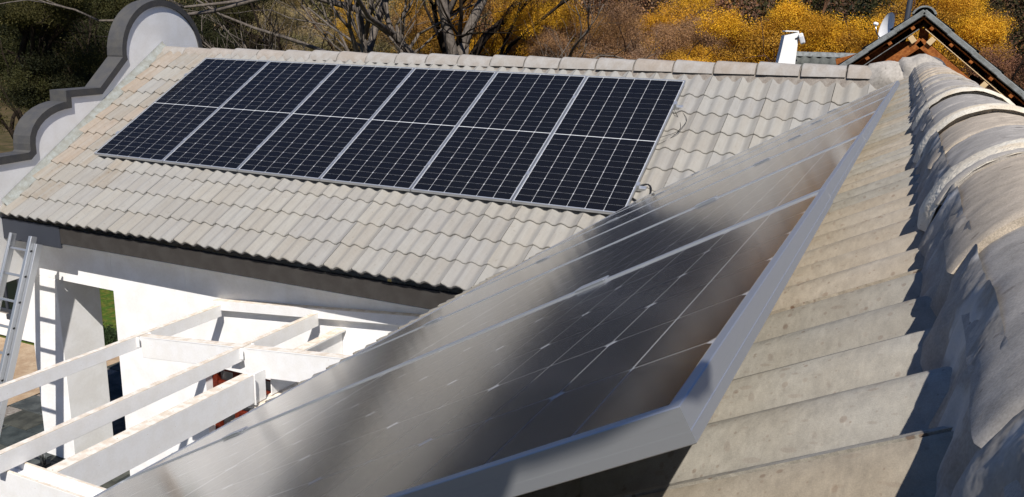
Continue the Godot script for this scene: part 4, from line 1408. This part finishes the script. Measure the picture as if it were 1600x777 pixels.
func nets(st: SurfaceTool, bones: Array, cell: float, k: float):
	# bones: [a, b, ra, rb]; smooth union of tapered capsules, meshed as surface nets
	var lo := Vector3.ONE * 1e9
	var hi := -lo
	for q in bones:
		for v in 2:
			lo = lo.min(q[v] - Vector3.ONE * (q[2 + v] + cell * 2))
			hi = hi.max(q[v] + Vector3.ONE * (q[2 + v] + cell * 2))
	var n := Vector3i(((hi - lo) / cell).ceil()) + Vector3i.ONE
	var f := PackedFloat32Array()
	f.resize(n.x * n.y * n.z)
	f.fill(1.0)
	for q in bones:
		var m: float = maxf(q[2], q[3]) + k + cell
		var a := Vector3i(((q[0].min(q[1]) - Vector3.ONE * m - lo) / cell).floor()).clamp(Vector3i.ZERO, n - Vector3i.ONE)
		var b := Vector3i(((q[0].max(q[1]) + Vector3.ONE * m - lo) / cell).ceil()).clamp(Vector3i.ZERO, n - Vector3i.ONE)
		for z in range(a.z, b.z + 1):
			for y in range(a.y, b.y + 1):
				for x in range(a.x, b.x + 1):
					var i := (z * n.y + y) * n.x + x
					var d := sd_bone(lo + Vector3(x, y, z) * cell, q[0], q[1], q[2], q[3])
					var e := f[i]
					var h := maxf(k - absf(d - e), 0.0) / k
					f[i] = minf(d, e) - h * h * k * 0.25
	var id := {}
	var vs := []
	var step := [Vector3i(0, 0, 0), Vector3i(1, 0, 0), Vector3i(0, 1, 0), Vector3i(1, 1, 0), Vector3i(0, 0, 1), Vector3i(1, 0, 1), Vector3i(0, 1, 1), Vector3i(1, 1, 1)]
	for z in n.z - 1:
		for y in n.y - 1:
			for x in n.x - 1:
				var i := (z * n.y + y) * n.x + x
				var neg := 0
				var v8 := []
				for s in step:
					var v := f[i + (s.z * n.y + s.y) * n.x + s.x]
					v8.append(v)
					if v < 0:
						neg += 1
				if neg == 0 or neg == 8:
					continue
				var sum := Vector3.ZERO
				var cnt := 0
				for p in 8:
					for bit in [1, 2, 4]:
						var q: int = p | bit
						if q != p and (v8[p] < 0) != (v8[q] < 0):
							var t: float = v8[p] / (v8[p] - v8[q])
							sum += Vector3(step[p]).lerp(Vector3(step[q]), t)
							cnt += 1
				id[i] = vs.size()
				vs.append(lo + (Vector3(x, y, z) + sum / cnt) * cell)
	var sx := 1
	var sy := n.x
	var sz := n.x * n.y
	for i in id:
		for ax in [[sx, sy, sz], [sy, sz, sx], [sz, sx, sy]]:
			var j: int = i + ax[0]
			if j >= f.size() or (f[i] < 0) == (f[j] < 0):
				continue
			var c := [i, i - ax[1], i - ax[1] - ax[2], i - ax[2]]
			if not (id.has(c[1]) and id.has(c[2]) and id.has(c[3])):
				continue
			if f[i] < 0:
				quad(st, vs[id[c[0]]], vs[id[c[1]]], vs[id[c[2]]], vs[id[c[3]]])
			else:
				quad(st, vs[id[c[3]]], vs[id[c[2]]], vs[id[c[1]]], vs[id[c[0]]])

func build_person():
	var p := thing("person", "person in dark clothes and hat crouching on the near ridge, both hands held out", "person", Transform3D(Basis.IDENTITY, Vector3(8.755, 0.29, 9.65)))
	# joints, metres from the seat on the ridge
	var hip := Vector3(0, 0.13, 0)
	var chest := Vector3(-0.08, 0.45, -0.38)
	var neck := Vector3(-0.13, 0.60, -0.62)
	var head := Vector3(-0.17, 0.67, -0.80)
	var body := []
	var arms := []
	var legs := []
	legs.append([hip + Vector3(-0.10, 0, 0), hip + Vector3(0.10, 0, 0), 0.14, 0.14])
	body.append([hip + Vector3(-0.08, 0.05, -0.03), chest + Vector3(-0.06, -0.05, 0), 0.125, 0.145])
	body.append([hip + Vector3(0.08, 0.05, -0.03), chest + Vector3(0.06, -0.05, 0), 0.125, 0.145])
	body.append([chest + Vector3(-0.13, 0.06, -0.06), chest + Vector3(0.13, 0.06, -0.06), 0.115, 0.115])
	body.append([chest + Vector3(0, 0.08, -0.08), neck, 0.10, 0.062])
	var hands := []
	for s in [-1.0, 1.0]:
		var sh := chest + Vector3(0.19 * s, 0.06, -0.10)
		var el := chest + Vector3(0.26 * s - 0.02, -0.20, -0.16)
		var wr := Vector3(-0.24 + 0.11 * s, 0.08, -0.60)
		body.append([sh, el, 0.066, 0.050])
		body.append([el, wr + (el - wr) * 0.12, 0.050, 0.038])
		hands.append([wr, s])
		var kn := Vector3(0.30 * s, 0.20 - 0.06 * absf(s), -0.42)
		var an := Vector3(0.34 * s, -0.16, -0.10)
		legs.append([hip + Vector3(0.10 * s, 0, 0), kn, 0.105, 0.070])
		legs.append([kn, an, 0.066, 0.045])
	var st := begin(false)
	nets(st, body, 0.02, 0.05)
	put("jacket", done(st), M.cloth_dark, p)
	st = begin(false)
	nets(st, legs, 0.02, 0.05)
	put("trousers", done(st), M.cloth_blue, p)
	st = begin(false)
	for s in [-1.0, 1.0]:
		var an := Vector3(0.34 * s, -0.17, -0.10)
		nets(st, [[an + Vector3(0, -0.02, 0.05), an + Vector3(0.03 * s, -0.045, -0.12), 0.045, 0.036]], 0.015, 0.03)
	put("shoes", done(st), M.black, p)
	# head, face and hands in skin, continuous with the neck
	var fw := Vector3(0.0, -0.45, -0.90).normalized()
	var up := Vector3(0.0, 0.90, -0.45).normalized()
	var sk := []
	sk.append([neck + Vector3(0, -0.02, 0.02), head - up * 0.05, 0.055, 0.058])
	sk.append([head + up * 0.03 - fw * 0.02, head + up * 0.02 + fw * 0.02, 0.094, 0.088])
	sk.append([head - up * 0.03 + fw * 0.03, head - up * 0.085 + fw * 0.055, 0.070, 0.045])
	sk.append([head + fw * 0.10 + up * 0.005, head + fw * 0.118 - up * 0.03, 0.010, 0.015])
	for s in [-1.0, 1.0]:
		sk.append([head + Vector3(0.092 * s, 0, 0) + up * 0.01, head + Vector3(0.097 * s, 0, 0) - up * 0.03, 0.014, 0.010])
	st = begin(false)
	nets(st, sk, 0.007, 0.012)
	for q in hands:
		var wr: Vector3 = q[0]
		var s: float = q[1]
		var d := Vector3(-0.12 * s, 0.12, -1.0).normalized()
		var inn := Vector3(-s, 0.0, 0.1).normalized()
		var palm := wr + d * 0.055
		var hb := [[wr - d * 0.05, wr, 0.030, 0.027], [wr, palm + Vector3(0, 0.022, 0), 0.026, 0.018], [wr, palm - Vector3(0, 0.022, 0), 0.026, 0.018], [palm + Vector3(0, 0.026, 0), palm - Vector3(0, 0.026, 0), 0.017, 0.017]]
		nets(st, hb, 0.006, 0.012)
		for k in 4:
			var root := palm + Vector3(0, 0.031 - 0.021 * k, 0) + d * 0.010
			var ln: float = [0.040, 0.046, 0.043, 0.034][k]
			var j1: Vector3 = root + d * ln
			var j2: Vector3 = j1 + (d * 0.5 + inn * 0.8).normalized() * ln * 0.65
			var j3: Vector3 = j2 + (inn * 0.9 - d * 0.3).normalized() * ln * 0.5
			nets(st, [[root, j1, 0.0095, 0.0085], [j1, j2, 0.0085, 0.008], [j2, j3, 0.008, 0.007]], 0.004, 0.003)
		var tr := wr + d * 0.02 + Vector3(0, 0.026, 0)
		var t1 := tr + (d * 0.6 + Vector3(0, 0.5, 0) + inn * 0.6).normalized() * 0.042
		nets(st, [[tr, t1, 0.013, 0.011], [t1, t1 + (d * 0.8 + inn * 0.7).normalized() * 0.032, 0.010, 0.008]], 0.004, 0.004)
	put("skin", done(st), M.skin, p)
	st = begin(false)
	nets(st, [[head + up * 0.048 - fw * 0.03, head + up * 0.052 + fw * 0.03, 0.096, 0.074], [head + up * 0.02 - fw * 0.045, head - up * 0.04 - fw * 0.05, 0.080, 0.055]], 0.008, 0.02)
	put("hair", done(st), M.hair, p)
	st = begin(false)      # brimmed hat
	var hx := Transform3D(Basis(up.cross(-fw).normalized(), up, -fw), head + up * 0.055)
	var ring := [[0.0, 0.115], [0.05, 0.112], [0.088, 0.085], [0.096, 0.050], [0.102, 0.006], [0.110, -0.004], [0.200, -0.020], [0.201, -0.024], [0.105, -0.008]]
	for k in 24:
		for q in ring.size() - 1:
			var f := func(i: int, a: int) -> Vector3: return hx * Vector3(cos(TAU * a / 24.0) * ring[i][0], ring[i][1], sin(TAU * a / 24.0) * ring[i][0] * 1.1)
			quad(st, f.call(q, k), f.call(q, k + 1), f.call(q + 1, k + 1), f.call(q + 1, k))
	put("hat", done(st), M.cloth_dark, p)
	st = begin(false)
	for s in [-1.0, 1.0]:
		var eye: Vector3 = head + fw * 0.094 + Vector3(0.032 * s, 0, 0) + up * 0.008
		nets(st, [[eye - Vector3(0.009, 0, 0), eye + Vector3(0.009, 0, 0), 0.008, 0.008]], 0.004, 0.003)
		nets(st, [[eye + up * 0.020 - Vector3(0.014, 0, 0) + fw * 0.001, eye + up * 0.020 + Vector3(0.014, 0, 0), 0.005, 0.004]], 0.004, 0.003)
	put("eyes_and_brows", done(st), M.hair, p)
	st = begin(false)
	var mouth := head + fw * 0.107 - up * 0.064
	nets(st, [[mouth - Vector3(0.022, 0, 0) - fw * 0.006, mouth, 0.005, 0.007], [mouth, mouth + Vector3(0.022, 0, 0) - fw * 0.006, 0.007, 0.005]], 0.004, 0.004)
	put("lips", done(st), M.red_wood, p)
